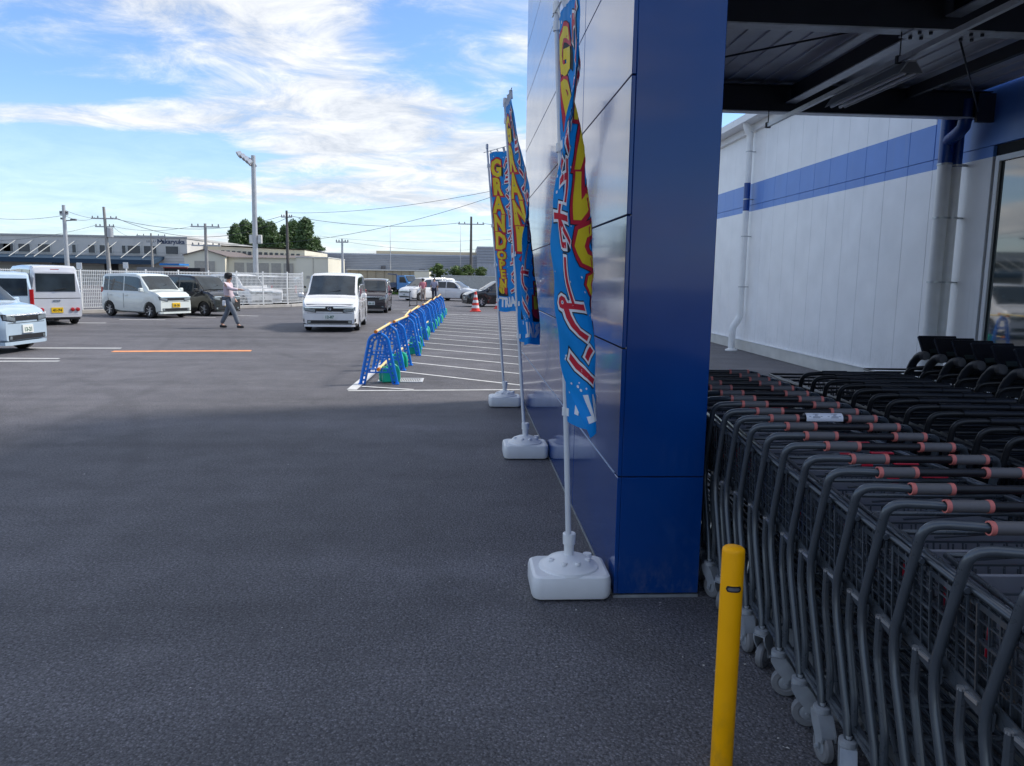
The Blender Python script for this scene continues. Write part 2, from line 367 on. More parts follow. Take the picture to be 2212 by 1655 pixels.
def grime(m, dust, z0, z1, amount, streak=.0):
    nt = m.node_tree; b = nt.nodes['Principled BSDF']; L = nt.links.new; src = b.inputs['Base Color'].links[0].from_socket
    geo = nt.nodes.new('ShaderNodeNewGeometry'); sp = nt.nodes.new('ShaderNodeSeparateXYZ'); L(geo.outputs['Position'], sp.inputs[0])
    def nz(sc, det):
        mp_ = nt.nodes.new('ShaderNodeMapping'); mp_.inputs['Scale'].default_value = sc; L(geo.outputs['Position'], mp_.inputs[0])
        n = nt.nodes.new('ShaderNodeTexNoise'); n.inputs['Scale'].default_value = 1; n.inputs['Detail'].default_value = det; n.inputs['Roughness'].default_value = .65; L(mp_.outputs[0], n.inputs['Vector']); return n.outputs['Fac']
    def rng(v, a, b_, c, d):
        n = nt.nodes.new('ShaderNodeMapRange'); n.inputs['From Min'].default_value = a; n.inputs['From Max'].default_value = b_; n.inputs['To Min'].default_value = c; n.inputs['To Max'].default_value = d; L(v, n.inputs['Value']); return n.outputs[0]
    def mul(a, c):
        n = nt.nodes.new('ShaderNodeMath'); n.operation = 'MULTIPLY'; L(a, n.inputs[0]); L(c, n.inputs[1]); return n.outputs[0]
    spl = mul(rng(sp.outputs[2], z0, z1, 1, 0), rng(nz((18,18,10), 6), .45, .7, 0, amount))
    if streak:
        st = rng(nz((5,5,.35), 6), .58, .78, 0, streak); ad = nt.nodes.new('ShaderNodeMath'); ad.operation = 'MAXIMUM'; L(spl, ad.inputs[0]); L(st, ad.inputs[1]); spl = ad.outputs[0]
    mx_ = nt.nodes.new('ShaderNodeMix'); mx_.data_type = 'RGBA'; L(spl, mx_.inputs['Factor']); L(src, mx_.inputs[6]); mx_.inputs[7].default_value = (*dust, 1); L(mx_.outputs[2], b.inputs['Base Color'])
brushed(BLUE)
grime(BLUE, (.18,.19,.22), .0, .30, .30, .05)
DARKCORE = mat('dark_core', (.012,.014,.018), .8, var=0)
TX, TY0, TY1, TX1, TH = .81, 3.85, 10.55, 1.272, 6.1
tower = thing('facade_tower', 'tall glossy dark blue panelled facade tower standing between banners and carts', 'tower', (TX, TY0, 0))
MB().box(.022, TX1-TX-.022, .022, TY1-TY0-.022, 0, TH).build('core', DARKCORE, tower)
zs = [0.02, .667, 1.345, 2.017, 2.69, 3.36, 4.03, 4.70, 5.37, TH]; GAP = .007
ys = [0, 1.58, TY1-TY0]
for i in range(len(zs)-1):
    for j in range(2):
        MB().box(0, .022, ys[j]+(GAP if j else .001), ys[j+1]-GAP, zs[i]+GAP*.5, zs[i+1]-GAP*.5, .003).build('cladding_panel', BLUE, tower)
for z0, z1 in ((.02,.667),(.667,3.36),(3.36,TH)):
    MB().box(.0225, TX1-TX-.001, 0, .022, z0+.003, z1-.003, .003).build('cladding_panel', BLUE, tower)
    MB().box(TX1-TX-.022, TX1-TX, .0225, TY1-TY0-.0225, z0+.003, z1-.003, .003).build('cladding_panel', BLUE, tower)
MB().box(.0225, TX1-TX-.0225, TY1-TY0-.022, TY1-TY0, .02, TH, .003).build('cladding_panel', BLUE, tower)
MB().box(-.004, TX1-TX+.004, -.004, TY1-TY0+.004, TH, TH+.05, .004).build('coping', BLUE, tower)
MB().box(-.003, .004, .1, TY1-TY0-.01, .664, .671, 0).build('seam_trim', mat('pale_sealant', (.42,.50,.62), .35, var=0), tower)
MB().box(.0, TX1-TX, .0, TY1-TY0, 0, .016).build('base_flashing', galv, tower)

# ================================================================== white store building
WX = 6.86
def wall_mat():
    m = bpy.data.materials.new('store_wall_paint'); m.use_nodes = True; nt = m.node_tree; b = nt.nodes['Principled BSDF']; L = nt.links.new
    geo = nt.nodes.new('ShaderNodeNewGeometry'); sp = nt.nodes.new('ShaderNodeSeparateXYZ'); L(geo.outputs['Position'], sp.inputs[0])
    def cmp(v, op, t):
        n = nt.nodes.new('ShaderNodeMath'); n.operation = op; n.inputs[1].default_value = t; L(v, n.inputs[0]); return n.outputs[0]
    def com(op, a, c):
        n = nt.nodes.new('ShaderNodeMath'); n.operation = op; L(a, n.inputs[0]); L(c, n.inputs[1]); return n.outputs[0]
    above = cmp(sp.outputs[2], 'GREATER_THAN', 3.35); below = cmp(sp.outputs[2], 'LESS_THAN', 4.0); near = cmp(sp.outputs[1], 'LESS_THAN', 11.105)
    f = com('MULTIPLY', above, com('MAXIMUM', below, near))
    n = nt.nodes.new('ShaderNodeTexNoise'); n.inputs['Scale'].default_value = 1.6; n.inputs['Detail'].default_value = 6; L(geo.outputs['Position'], n.inputs['Vector'])
    r = nt.nodes.new('ShaderNodeMapRange'); r.inputs['From Min'].default_value = .3; r.inputs['From Max'].default_value = .7; r.inputs['To Min'].default_value = .93; r.inputs['To Max'].default_value = 1.04; L(n.outputs['Fac'], r.inputs['Value'])
    mx_ = nt.nodes.new('ShaderNodeMix'); mx_.data_type = 'RGBA'; L(f, mx_.inputs['Factor']); mx_.inputs[6].default_value = (.90,.90,.90,1); mx_.inputs[7].default_value = (.10,.25,.66,1)
    s = nt.nodes.new('ShaderNodeVectorMath'); s.operation = 'SCALE'; L(mx_.outputs[2], s.inputs[0]); L(r.outputs[0], s.inputs['Scale']); L(s.outputs[0], b.inputs['Base Color'])
    b.inputs['Roughness'].default_value = .38
    nb = nt.nodes.new('ShaderNodeTexNoise'); nb.inputs['Scale'].default_value = 40; nb.inputs['Detail'].default_value = 3; L(geo.outputs['Position'], nb.inputs['Vector'])
    bp = nt.nodes.new('ShaderNodeBump'); bp.inputs['Strength'].default_value = .12; bp.inputs['Distance'].default_value = .006; L(nb.outputs['Fac'], bp.inputs['Height']); L(bp.outputs[0], b.inputs['Normal'])
    return m
WALLM = wall_mat(); grime(WALLM, (.42,.41,.38), .2, .9, .25, .16)
WHITEM = mat('white_metal', (.78,.79,.80), .32, var=.05)
store = thing('store_building', 'white panelled store building with blue stripe behind the shopping carts', 'building', (WX, 11.12, 0))
def sb(x0,x1,y0,y1,z0,z1,bev=0): return MB().box(x0, x1, y0-11.12, y1-11.12, z0, z1, bev)
sb(.06, 14, -6, 22.2, 0, 5.35).build('core', mat('grey_core', (.25,.25,.26), .8), store)
PW = .648
for k in range(-2, 17):
    y0 = 11.12 + k*PW; y1 = y0+PW-.006
    sb(0, .058, y0, y1, .26, 3.492, .004).build('wall_panel', WALLM, store)
    if k >= 0: sb(0, .058, y0, y1, 3.498, 5.33, .004).build('wall_panel', WALLM, store)
for k in range(6): sb(0, .058, -6+k*2.852, -6+k*2.852+2.845, 3.498, 8.2, .004).build('fascia_panel', WALLM, store)
sb(.06, .5, -6, 11.1, 5.351, 8.2).build('parapet_core', DARKCORE, store)
sb(-.01, .51, -6.01, 11.11, 8.2005, 8.26).build('parapet_coping', WHITEM, store)
sb(0, .058, -6, 3.2, .26, 3.492, .004).build('wall_panel', WALLM, store)
CREAM = mat('sill_concrete', (.60,.58,.53), .75, var=.1, scale=3, bump=.2)
sb(-.035, .058, -6, 22.1, 0, .245, .006).build('plinth', CREAM, store)
sb(-.05, -.001, -6, 22.1, .2455, .262, .003).build('sill_flashing', WHITEM, store)
GUT = MB(); GUT.prism([(-.40,5.36),(-.40,5.52),(-.385,5.52),(-.385,5.375),(-.11,5.375),(-.11,5.60),(.02,5.60),(.02,5.36)], 11.0-11.12, 22.4-11.12, 'y'); GUT.build('gutter', WHITEM, store)
sb(-.09, .05, 10.95, 22.3, 5.20, 5.36, .004).build('eave_board', WHITEM, store)
rf = MB(); rf.add([(-.1,-.2,5.61),(14.2,-.2,6.9),(14.2,11.3,6.9),(-.1,11.3,5.61),(-.1,-.2,5.55),(14.2,-.2,6.84),(14.2,11.3,6.84),(-.1,11.3,5.55)], [(0,1,2,3),(7,6,5,4),(0,4,5,1),(1,5,6,2),(2,6,7,3),(3,7,4,0)])
rf.build('roof', WHITEM, store)
PIPEW = mat('white_pvc', (.86,.86,.84), .35, var=.05); PIPEB = mat('blue_pvc', (.012,.06,.26), .3, var=.05)
def pipe(x, y, r, z0, z1, blue, foot=True, brackets=(), top=None):
    p = MB(); path = [(x, y-11.12, z1), (x, y-11.12, z0)]
    segs = [(z0, blue[0], PIPEW), (blue[0], blue[1], PIPEB), (blue[1], z1, PIPEW)]
    root = None
    for a, b_, m in segs:
        if b_-a <= .01: continue
        o = MB().cyl((x, y-11.12, a+.001), (x, y-11.12, b_-.001), r, 16).build('downpipe', m, root or store)
        root = root or o
    for z in brackets:
        MB().lathe([(r+.001,-.012),(r+.007,-.012),(r+.007,.012),(r+.001,.012),(r+.001,-.012)], (x, y-11.12, z), 'z', 16).box(x+r, -.0005, y-11.12-.012, y-11.12+.012, z-.01, z+.01).build('bracket', galv, root)
    return root
p1 = pipe(-.16, 18.2, .075, .95, 5.05, (3.35, 4.0), brackets=(1.55, 2.75, 3.62, 4.72))
m_ = MB(); yy = 18.2-11.12
m_.tube([(-.16,yy,.96),(-.16,yy,.86),(-.19,yy,.78),(-.30,yy,.60),(-.33,yy,.53),(-.33,yy,.40),(-.33,yy,.0)], .082, 14); m_.lathe([(.0,.0),(.15,.0),(.15,.03),(.09,.05),(.08,.05)], (-.33,yy,.0), 'z', 16); m_.build('elbow', PIPEW, p1)
m_ = MB(); m_.tube([(-.16,yy,5.04),(-.16,yy,5.10),(-.20,yy,5.17),(-.24,yy,5.25),(-.26,yy,5.32),(-.26,yy,5.38)], .082, 14); m_.build('swan_neck', PIPEW, p1)
p2 = pipe(-.30, 10.36, .092, .78, 4.3, (3.33, 4.3), brackets=(2.6, 1.72, 3.32))
p3 = pipe(-.16, 10.32, .068, .3, 4.1, (3.28, 4.1), brackets=(2.6, 1.72, 3.30))
m_ = MB(); m_.tube([(-.30,-.76,.95),(-.30,-.76,.62),(-.30,-.76,.5)], .112, 16); m_.tube([(-.30,-.76,.5),(-.30,-.76,.0)], .104, 16); m_.build('lower_sleeve', PIPEW, p2)
m_ = MB(); m_.tube([(-.30,-.76,3.60),(-.30,-.82,3.64),(-.29,-.98,3.70),(-.28,-1.06,3.76),(-.28,-1.08,3.85),(-.28,-1.08,4.1)], .085, 14); m_.build('swan_neck', PIPEB, p3)
m_ = MB(); m_.tube([(-.16,-.8,.32),(-.16,-.8,.26),(-.2,-.9,.15),(-.24,-1.0,.06),(-.26,-1.05,.02)], .075, 14); m_.build('elbow', PIPEW, p3)
# shop window at the right
GLASS = mat('window_glass', (.040,.060,.060), .03, var=0, ior=2.1, coat=1.0)
wf = MB()
Y0, Y1, Z0, Z1 = 3.3-11.12, 9.72-11.12, .30, 3.34
wf.box(-.03,.05,Y1-.07,Y1,Z0,Z1).box(-.03,.05,Y0,Y0+.07,Z0,Z1).box(-.028,.05,Y0+.07,Y1-.07,Z1-.07,Z1).box(-.028,.05,Y0+.07,Y1-.07,Z0,Z0+.07)
win = wf.build('window', WHITEM, store)
for k in range(4):
    a = Y0+.07+k*(Y1-Y0-.14)/4; b_ = a+(Y1-Y0-.14)/4
    MB().box(.012,.028,a+.012,b_-.012,Z0+.072,Z1-.072).build('pane', GLASS, win)
    MB().box(.0,.04,b_-.011,b_+.011,Z0+.071,Z1-.071).build('mullion', mat('dark_aluminium', (.05,.055,.06), .4, .6), win)
sb(.045, .058, 3.2, 9.82, .26, 3.49).build('window_backing', DARKCORE, store)

# ================================================================== canopy over the carts
canopy = thing('steel_canopy', 'dark steel canopy with ribbed metal deck above the shopping carts', 'canopy', (1.28, 10.0, 3.85))
STEEL = mat('dark_steel_paint', (.035,.038,.047), .5, var=.15, scale=4)
DECKM = mat('deck_galvanised', (.66,.68,.72), .42, .15, var=.12, scale=3)
FLANGE = mat('flange_galvanised', (.62,.64,.66), .42, .3, var=.2, scale=8)
def cb(x0,x1,y0,y1,z0,z1,bev=0): return MB().box(x0-1.28, x1-1.28, y0-10, y1-10, z0-3.85, z1-3.85, bev)
prof = []; x = 1.30
while x < 6.8:
    prof += [(x-1.28, .40), (x+.185-1.28, .40), (x+.190-1.28, .382), (x+.225-1.28, .382)]; x += .23
prof.append((min(x, 6.83)-1.28, .40))
dk = MB(); n_ = len(prof)
v = [(a, -7.6, b_) for a, b_ in prof]+[(a, .2, b_) for a, b_ in prof]+[(a, -7.6, b_+.004) for a, b_ in prof]+[(a, .2, b_+.004) for a, b_ in prof]
dk.add(v, [(i, i+1, n_+i+1, n_+i) for i in range(n_-1)]+[(2*n_+i, 3*n_+i, 3*n_+i+1, 2*n_+i+1) for i in range(n_-1)]+[(0,n_,3*n_,2*n_),(n_-1,3*n_-1,4*n_-1,2*n_-1)]); dk.build('roof_deck', DECKM, canopy)
def hbeam_x(y, x0, x1, zb, zt, w=.15):
    b = cb(x0, x1, y-w/2, y+w/2, zb, zb+.012); b2 = cb(x0, x1, y-.005, y+.005, zb+.0125, zt-.0125); b3 = cb(x0, x1, y-w/2, y+w/2, zt-.012, zt)
    o = b2.build('beam', STEEL, canopy); b.build('flange', FLANGE, o); b3.build('flange', STEEL, o); return o
for y in (10.0, 6.72, 3.0): hbeam_x(y, 1.285, 6.85, 3.85, 4.19)
cb(1.285, 6.85, 10.20, 10.23, 3.90, 4.42).build('fascia', STEEL, canopy)
for x in (4.16,):
    for y0, y1 in ((6.80, 9.92), (3.08, 6.64)):
        o = cb(x-.004, x+.004, y0, y1, 3.973, 4.18).build('purlin', STEEL, canopy); cb(x-.07, x+.07, y0, y1, 3.96, 3.9725).build('flange', FLANGE, o)
for x in (2.4, 5.7):
    for y0, y1 in ((6.80, 9.92), (3.08, 6.64)): cb(x-.03, x+.03, y0, y1, 4.06, 4.19).build('purlin', STEEL, canopy)
spl = cb(3.80, 4.52, 6.60, 6.84, 3.838, 3.8495).build('splice_plate', FLANGE, canopy)
for dx in (3.88, 3.98, 4.34, 4.44):
    for dy in (6.65, 6.79): MB().lathe([(0,-.022),(.017,-.022),(.017,-.002),(0,-.002)], (dx-1.28, dy-10, -.011), 'z', 6).build('bolt', STEEL, spl)
for a, b_ in (((4.1,6.9,4.05),(1.5,9.4,4.0)), ((4.35,6.9,4.0),(6.55,9.75,3.90)), ((4.1,6.5,4.05),(1.6,3.2,4.05)), ((4.3,6.5,4.05),(6.7,3.2,4.05))):
    MB().cyl([p-q for p, q in zip(a, (1.28,10,3.85))], [p-q for p, q in zip(b_, (1.28,10,3.85))], .010, 8).build('tie_rod', STEEL, canopy)
for z in (3.88, 3.98, 4.1): MB().lathe([(0,-.03),(.016,-.03),(.016,0),(0,0)], (6.70-1.28, 9.90-10, z-3.85), 'y', 6).build('bolt', FLANGE, canopy)
m_ = MB(); m_.box(6.62-1.28, 6.85-1.28, 9.86-10, 9.915-10, -.06, .30); m_.build('end_plate', STEEL, canopy)
# conduit rail with hanging strip light
cond = thing('conduit_rail', 'pale metal conduit rail hanging below the canopy beams', 'conduit', (3.76, 9.64, 3.62))
MB().box(-.02, .02, -7.2, 0, -.022, .022).build('rail', mat('rail_zinc', (.80,.80,.80), .4, .3), cond)
for y in (-.02, -2.92, -6.6): MB().cyl((0, y, .022), (0, y, .24), .006, 6).box(-.03,.03,y-.02,y+.02,-.03,.035).build('hanger', STEEL, cond)
lamp = thing('strip_light', 'unlit hooded strip light fixed along the canopy conduit rail', 'lamp', (3.80, 7.95, 3.50))
hood = MB(); hood.prism([(-.11,-.02),(-.035,.085),(.035,.085),(.11,-.02),(.10,-.02),(.03,.072),(-.03,.072),(-.10,-.02)], -1.36, 0, 'y'); hood.build('hood', mat('lamp_grey', (.30,.31,.33), .4, var=.08), lamp)
MB().prism([(-.10,-.02),(-.03,.07),(.03,.07),(.10,-.02)], -1.366, -1.3605, 'y').build('end_cap', mat('lamp_grey_dark', (.09,.09,.10), .45), lamp)
for x in (-.045, .045): MB().cyl((x, -1.34, -.012), (x, -.02, -.012), .016, 12).build('tube', mat('lamp_tube', (.9,.9,.9), .25, var=0), lamp)
MB().box(-.03,.03,-1.3,-.1,.0851,.1).build('gear_tray', galv, lamp)
# ================================================================== shopping carts
CARTM = mat('cart_grey_powder', (.072,.084,.098), .30, .30, var=.08, scale=20, coat=.25)
CARTD = mat('cart_black_plastic', (.012,.012,.014), .42, var=.08, scale=20)
GRIPM = mat('cart_grip_grey', (.125,.118,.118), .55, var=.06, scale=30, bump=.1, bscale=400)
PINKM = mat('cart_grip_ring', (.62,.17,.14), .5, var=.05)
REDM = mat('cart_red_plastic', (.62,.012,.04), .4, var=.05)
CASTM = mat('caster_grey', (.33,.35,.37), .36, .15, var=.1, scale=25)
TYREM = mat('caster_rubber', (.20,.20,.205), .6, var=.1, scale=30)
BOLTM = mat('bolt_zinc', (.62,.62,.62), .28, .8, var=0)
FLAPM = mat('cart_flap_grey', (.24,.24,.26), .5, var=.1, scale=12)
HW = .375
def arc_pts(p, q, r_, n=6):
    return [Vector(p).lerp(Vector(q), i/n) for i in range(n+1)]
def bez(p0, p1, p2, n=6):
    p0, p1, p2 = Vector(p0), Vector(p1), Vector(p2)
    return [(1-t)**2*p0+2*t*(1-t)*p1+t*t*p2 for t in [i/n for i in range(n+1)]]
def cart_meshes():
    Ms = {}
    f = MB()
    half = []
    s = -1
    path = [(-HW+.005, .03, .185), (-HW+.005, .055, .27)]
    path += bez((-HW, .155, .53), (-HW, .195, .62), (-HW, .185, .70), 5)
    path += bez((-HW+.002, .110, .985), (-HW+.002, .098, 1.040), (-HW+.055, .070, 1.046), 6) + [(-HW+.10, .030, 1.055), (-HW+.135, .006, 1.059)]
    left = [Vector(p) for p in path]; right = [Vector((-p.x, p.y, p.z)) for p in left][::-1]
    f.tube(left+[Vector((-.2,0,1.06)), Vector((0,0,1.06)), Vector((.2,0,1.06))]+right, .0145, 10)
    Ms['frame'] = (f, CARTM)
    for sx, key in ((-1, 'support_leg'), (1, 'support_leg2')):
        f = MB(); HI = HW-.022
        f.tube([(sx*HI,.315,.668)]+bez((sx*HI,.313,.585),(sx*HI,.312,.545),(sx*HI,.302,.515),4)+bez((sx*HI,.235,.34),(sx*HI,.225,.30),(sx*HI,.225,.265),4)+[(sx*HI,.222,.215)], 0.0128, 9)
        f.box(sx*HI-.003, sx*HI+.003, .012, .225, .195, .238)
        Ms[key] = (f, CARTM)
    Ms['grip_bar'] = (MB().cyl((-.22,0,1.0602),(.22,0,1.0602),.0150,12), CARTD)
    # basket: tapering wire sides
    b = MB(); YF = .93
    def wx(y, z):   # half-width of the basket
        return HW-.012 - (y-.06)/(YF-.06)*.075 - (.92-z)*.05
    def zb(y): return .645+(y-.06)/(YF-.06)*.05
    for sx in (-1, 1):
        n = 18
        for i in range(n+1):
            y = .06+i*(YF-.06)/n
            b.bar((sx*wx(y,.915), y, .915), (sx*wx(y,zb(y)), y-.012, zb(y)), .0052)
        for k, w in ((.725,.0042),(.768,.0042),(.81,.0075),(.862,.0042)):
            b.bar((sx*wx(.05,k), .05, k), (sx*wx(YF,k), YF, k), w)
    for i in range(15):
        x = -1+2*i/14
        b.bar((x*wx(YF,.9), YF, .9), (x*wx(YF,.7), YF-.02, .70), .004)
        b.bar((x*wx(.08,.65), .08, .648), (x*wx(YF,.7), YF-.02, .70), .004)
    for y in (.2,.35,.5,.65,.8): b.bar((-wx(y,.66), y, zb(y)+.004), (wx(y,.66), y, zb(y)+.004), .004)
    for z in (.76,.83): b.bar((-wx(YF,z), YF, z), (wx(YF,z), YF, z), .004)
    Ms['basket'] = (b, CARTM)
    for sx, key in ((-1, 'top_rail'), (1, 'top_rail2')):
        t = MB(); t.tube([(sx*wx(.11,.92), .11, .925), (sx*wx(YF,.92), YF+.01, .935)], .0085, 8)
        t.bar((sx*wx(.12,.90), .12, .897), (sx*wx(YF,.90), YF, .905), .005, .016)
        if sx < 0: t.tube([(-wx(YF,.92), YF+.01, .935), (wx(YF,.92), YF+.01, .935)], .0085, 8)
        Ms[key] = (t, CARTM)
    for sx, key in ((-1, 'side_rail'), (1, 'side_rail2')):
        l = MB(); a, b2 = (sx*(HW-.010), .17, .658), (sx*(HW-.09), YF, .71)
        l.bar(a, b2, .005, .046); Ms[key] = (l, CARTM)
    c = MB()
    for sx in (-1, 1):
        c.box(sx*(HW-.016)-.004, sx*(HW-.016)+.004, .24, .29, .662, .672)
        c.lathe([(0,.0),(.0135,0),(.0135,.008),(0,.012)], (sx*(HW-.022),.315,.662), 'z', 8)
    Ms['rail_clip'] = (c, BOLTM)
    fl = MB(); fl.box(-.30, .30, .10, .112, .74, .89, .004)
    Ms['child_seat_flap'] = (fl, FLAPM)
    fs = MB()
    for i in range(13):
        x = -.28+i*.0467; fs.bar((x,.118,.72),(x,.15,.90),.004)
    fs.bar((-.3,.15,.90),(.3,.15,.90),.006); fs.bar((-.3,.135,.80),(.3,.135,.80),.005)
    fs.tube([(-.16,.16,.93),(-.02,.17,.945),(.09,.17,.945),(.13,.155,.91)], .004, 6)
    fs.tube([(-.16,.19,.90),(.1,.2,.915),(.2,.19,.90)], .004, 6)
    Ms['seat_wires'] = (fs, CARTM)
    rd = MB(); rd.box(-.305,-.292,.094,.099,.75,.885).box(-.02,.025,.160,.176,.925,.95).box(.10,.20,.125,.15,.955,.963,.003)
    Ms['red_clip'] = (rd, REDM)
    k = MB()
    k.tube([(-HW+.01,.04,.205),(-HW+.05,.6,.24),(-.2,.92,.25),(.2,.92,.25),(HW-.05,.6,.24),(HW-.01,.04,.205)], .0095, 8)
    for i in range(11):
        x = -.28+i*.056; k.bar((x,.06,.225),(x*.75,.9,.26),.006)
    k.bar((-.33,.2,.222),(.33,.2,.222),.008); k.bar((-.3,.55,.238),(.3,.55,.238),.008)
    Ms['base_rack'] = (k, CARTM)
    return Ms
def caster_parts():
    yo = MB()
    yo.lathe([(0,.205),(.012,.205),(.012,.192),(.030,.190),(.031,.172),(.027,.168),(0,.168)], (0,0,0), 'z', 14)
    prof = [(.030,.170),(.034,.150),(.036,.125),(.022,.098),(.0,.090)]
    for sx in (-1, 1):
        side = [(-.030,.170),(-.050,.146),(-.070,.112),(-.069,.088),(-.046,.082),(-.042,.050),(-.026,.050),(-.020,.086),(.010,.118),(.028,.148),(.030,.170)]
        yo.prism(side, sx*.020, sx*.027, 'x')
    top = [(-.030,.172),(.030,.172)]
    ring = []
    for yy, zz in ((.030,.170),(-.0,.174),(-.030,.170),(-.050,.142),(-.068,.108)):
        ring.append([(-.027,yy,zz),(.027,yy,zz),(.027,yy-.001,zz-.007),(-.027,yy-.001,zz-.007)])
    yo.loft(ring, True, True, False); yo.lathe([(0,-.034),(.008,-.034),(.008,.034),(0,.034)], (0,-.034,.058), 'x', 8)
    wh = MB(); wh.lathe([(.0,-.014),(.030,-.014),(.034,-.017),(.052,-.016),(.058,-.009),(.058,.009),(.052,.016),(.034,.017),(.030,.014),(0,.014)], (0,-.034,.058), 'x', 22)
    hb = MB(); hb.lathe([(0,-.0145),(.010,-.0185),(.022,-.0165),(.028,-.0145),(.028,.0145),(.022,.0165),(.010,.0185),(0,.0145)], (0,-.034,.058), 'x', 14)
    return yo.mesh('caster', CASTM), wh.mesh('wheel', TYREM), hb.mesh('hub', CASTM)
_cm = {k: v[0].mesh(k, v[1]) for k, v in cart_meshes().items()}
_cd = {}
DARKC = mat('cart_dark_frame', (.020,.021,.024), .38, .2, var=.08, scale=20)
for k_, me_ in _cm.items():
    m2_ = me_.copy(); m2_.materials.clear(); m2_.materials.append(DARKC); _cd[k_] = m2_
_grip = MB().lathe([(.0158,-.067),(.0185,-.067),(.0185,.067),(.0158,.067)], (0,0,0), 'x', 16).mesh('grip', GRIPM)
_ring = MB().lathe([(.0155,-.007),(.0198,-.007),(.0202,0),(.0198,.007),(.0155,.007)], (0,0,0), 'x', 16).mesh('grip_ring', PINKM)
_cy, _cw, _ch = caster_parts()
_gripk = MB().lathe([(.0158,-.085),(.0195,-.085),(.0195,.085),(.0158,.085)], (0,0,0), 'x', 14).mesh('grip', CARTD)
def shopping_cart(label, loc, rz, full=True, wheels=True, black=False):
    t = thing('shopping_cart', label, 'shopping cart', loc, rz, 'nested shopping carts')
    P = ['frame','grip_bar','basket','top_rail','top_rail2','side_rail','side_rail2','child_seat_flap','support_leg','support_leg2'] + (['rail_clip','seat_wires','red_clip','base_rack'] if full else [])
    for k in P:
        o = obj(k.rstrip('2'), (_cd if black else _cm)[k], t)
        if k in ('rail_clip','red_clip','seat_wires'): o['kind'] = 'stuff'
    for sx in (-1, 1):
        g_ = obj('grip', _grip, t, (sx*.187, 0, 1.06))
        if black: g_.data = _gripk; continue
        for d in (-.062, .062): obj('grip_ring', _ring, g_, (d, 0, 0))
    if full and wheels:
        for x, y in ((-HW+.005,.03),(HW-.005,.03),(-.22,.86),(.22,.86)):
            c_ = obj('caster', _cy, t, (x, y, 0), (0, 0, random.choice([-.9,-.35,.0,.45,1.2,2.4,-2.2]) if x < 0 and y < .1 else random.uniform(-2, 2)))
            w_ = obj('wheel', _cw, c_); obj('hub', _ch, c_)
    return t
ROWA = math.atan(-.03)
NB = 22
for i in range(NB):
    y = 1.05 + i*.1985 + random.uniform(-.013,.013); x = 1.645 + .030*(y-1.84)
    lab = 'grey shopping cart in the front row, %s counted from the camera end' % ORD[i]
    c_ = shopping_cart(lab, (x, y, 0), ROWA + random.uniform(-.016, .016), True, i < 17)
    if abs(y-3.43) < .1:
        ins = MB(); prof = [(math.cos(a)*.0262, 1.0602+math.sin(a)*.0262) for a in [R(200-i_*20) for i_ in range(12)]]
        ins.loft([[(x_, p[0], p[1]) for p in prof] for x_ in (-.088, .088)], closed=False, cap=False)
        lf = ins.build('instruction_sleeve', mat('paper_white', (.78,.78,.80), .45, var=.03), c_)
        lf['label'] = 'white printed instruction sleeve wrapped round the handle'
        pr = MB()
        for x_ in (-.042, .046):
            a0 = 165
            for k in range(5):
                a = R(a0-k*11); b_ = R(a0-k*11-6); q = lambda a_, xx: (xx, math.cos(a_)*.0266, 1.0602+math.sin(a_)*.0266)
                w_ = .012+.007*math.sin(k*1.4+1); pr.add([q(a,x_-w_),q(a,x_+w_),q(b_,x_+w_+.004),q(b_,x_-w_+.004)], [(0,1,2,3)])
            q = lambda a_, xx: (xx, math.cos(a_)*.0266, 1.0602+math.sin(a_)*.0266)
            for dx in (-.028, .026): pr.add([q(R(150),x_+dx-.005),q(R(150),x_+dx+.005),q(R(145),x_+dx+.005),q(R(145),x_+dx-.005)], [(0,1,2,3)])
        pr.build('print', mat('print_grey', (.16,.17,.22), .6, var=0), lf, fix=False)
for i in range(15):
    y = 2.38 + i*.2; x = 2.70 + .030*(y-1.84)
    shopping_cart('black-handled shopping cart in the second row, %s counted from the camera end' % ORD[i], (x, y, 0), ROWA + random.uniform(-.008, .008), i < 6, False, True)
# carts with a tablet stand, third row
TABM = mat('tablet_black', (.008,.008,.010), .25, var=.05); TABG = mat('tablet_panel', (.035,.05,.045), .3, var=.1); ARMM = mat('tablet_arm', (.022,.026,.035), .45, var=.08)
def smart(label, loc, rz):
    t = thing('tablet_cart', label, 'shopping cart', loc, rz, 'shopping carts with tablet stands')
    for k in ('frame','basket','top_rail','top_rail2','side_rail','side_rail2','support_leg','support_leg2'): obj(k.rstrip('2'), _cd[k], t)
    a = MB()
    for sx in (-1, 1):
        a.tube(bez((sx*.33,.12,.86),(sx*.33,.17,1.0),(sx*.33,.09,1.09),4)+bez((sx*.33,.06,1.115),(sx*.33,.03,1.15),(sx*.33,-.03,1.155),4), [.030]*5+[.030,.031,.032,.032,.030], 10)
    a.bar((-.33,.12,1.0),(.33,.12,1.0),.035,.03); a.bar((-.33,.03,1.135),(.33,.03,1.135),.03,.03)
    a.build('tablet_arm', ARMM, t)
    k = MB(); k.lathe([(0,-.045),(.030,-.045),(.034,-.03),(.034,.0),(0,.0)], (-.33,-.03,1.155), 'y', 12); k.build('push_handle', mat('handle_grey', (.09,.09,.095), .5), t)
    s_ = MB(); s_.box(-.15,.15,-.012,.012,0,.17,.004); so = s_.build('tablet', TABM, t, (-.16,.0,1.155), (R(-36),0,0))
    MB().box(-.10,.06,-.0165,-.0125,.008,.045).build('card_slot', TABG, so)
    for z in (.075,.12): MB().lathe([(0,-.016),(.006,-.016),(.006,-.0125),(0,-.0125)], (.125,0,z), 'y', 8).build('screw', BOLTM, so)
    return t
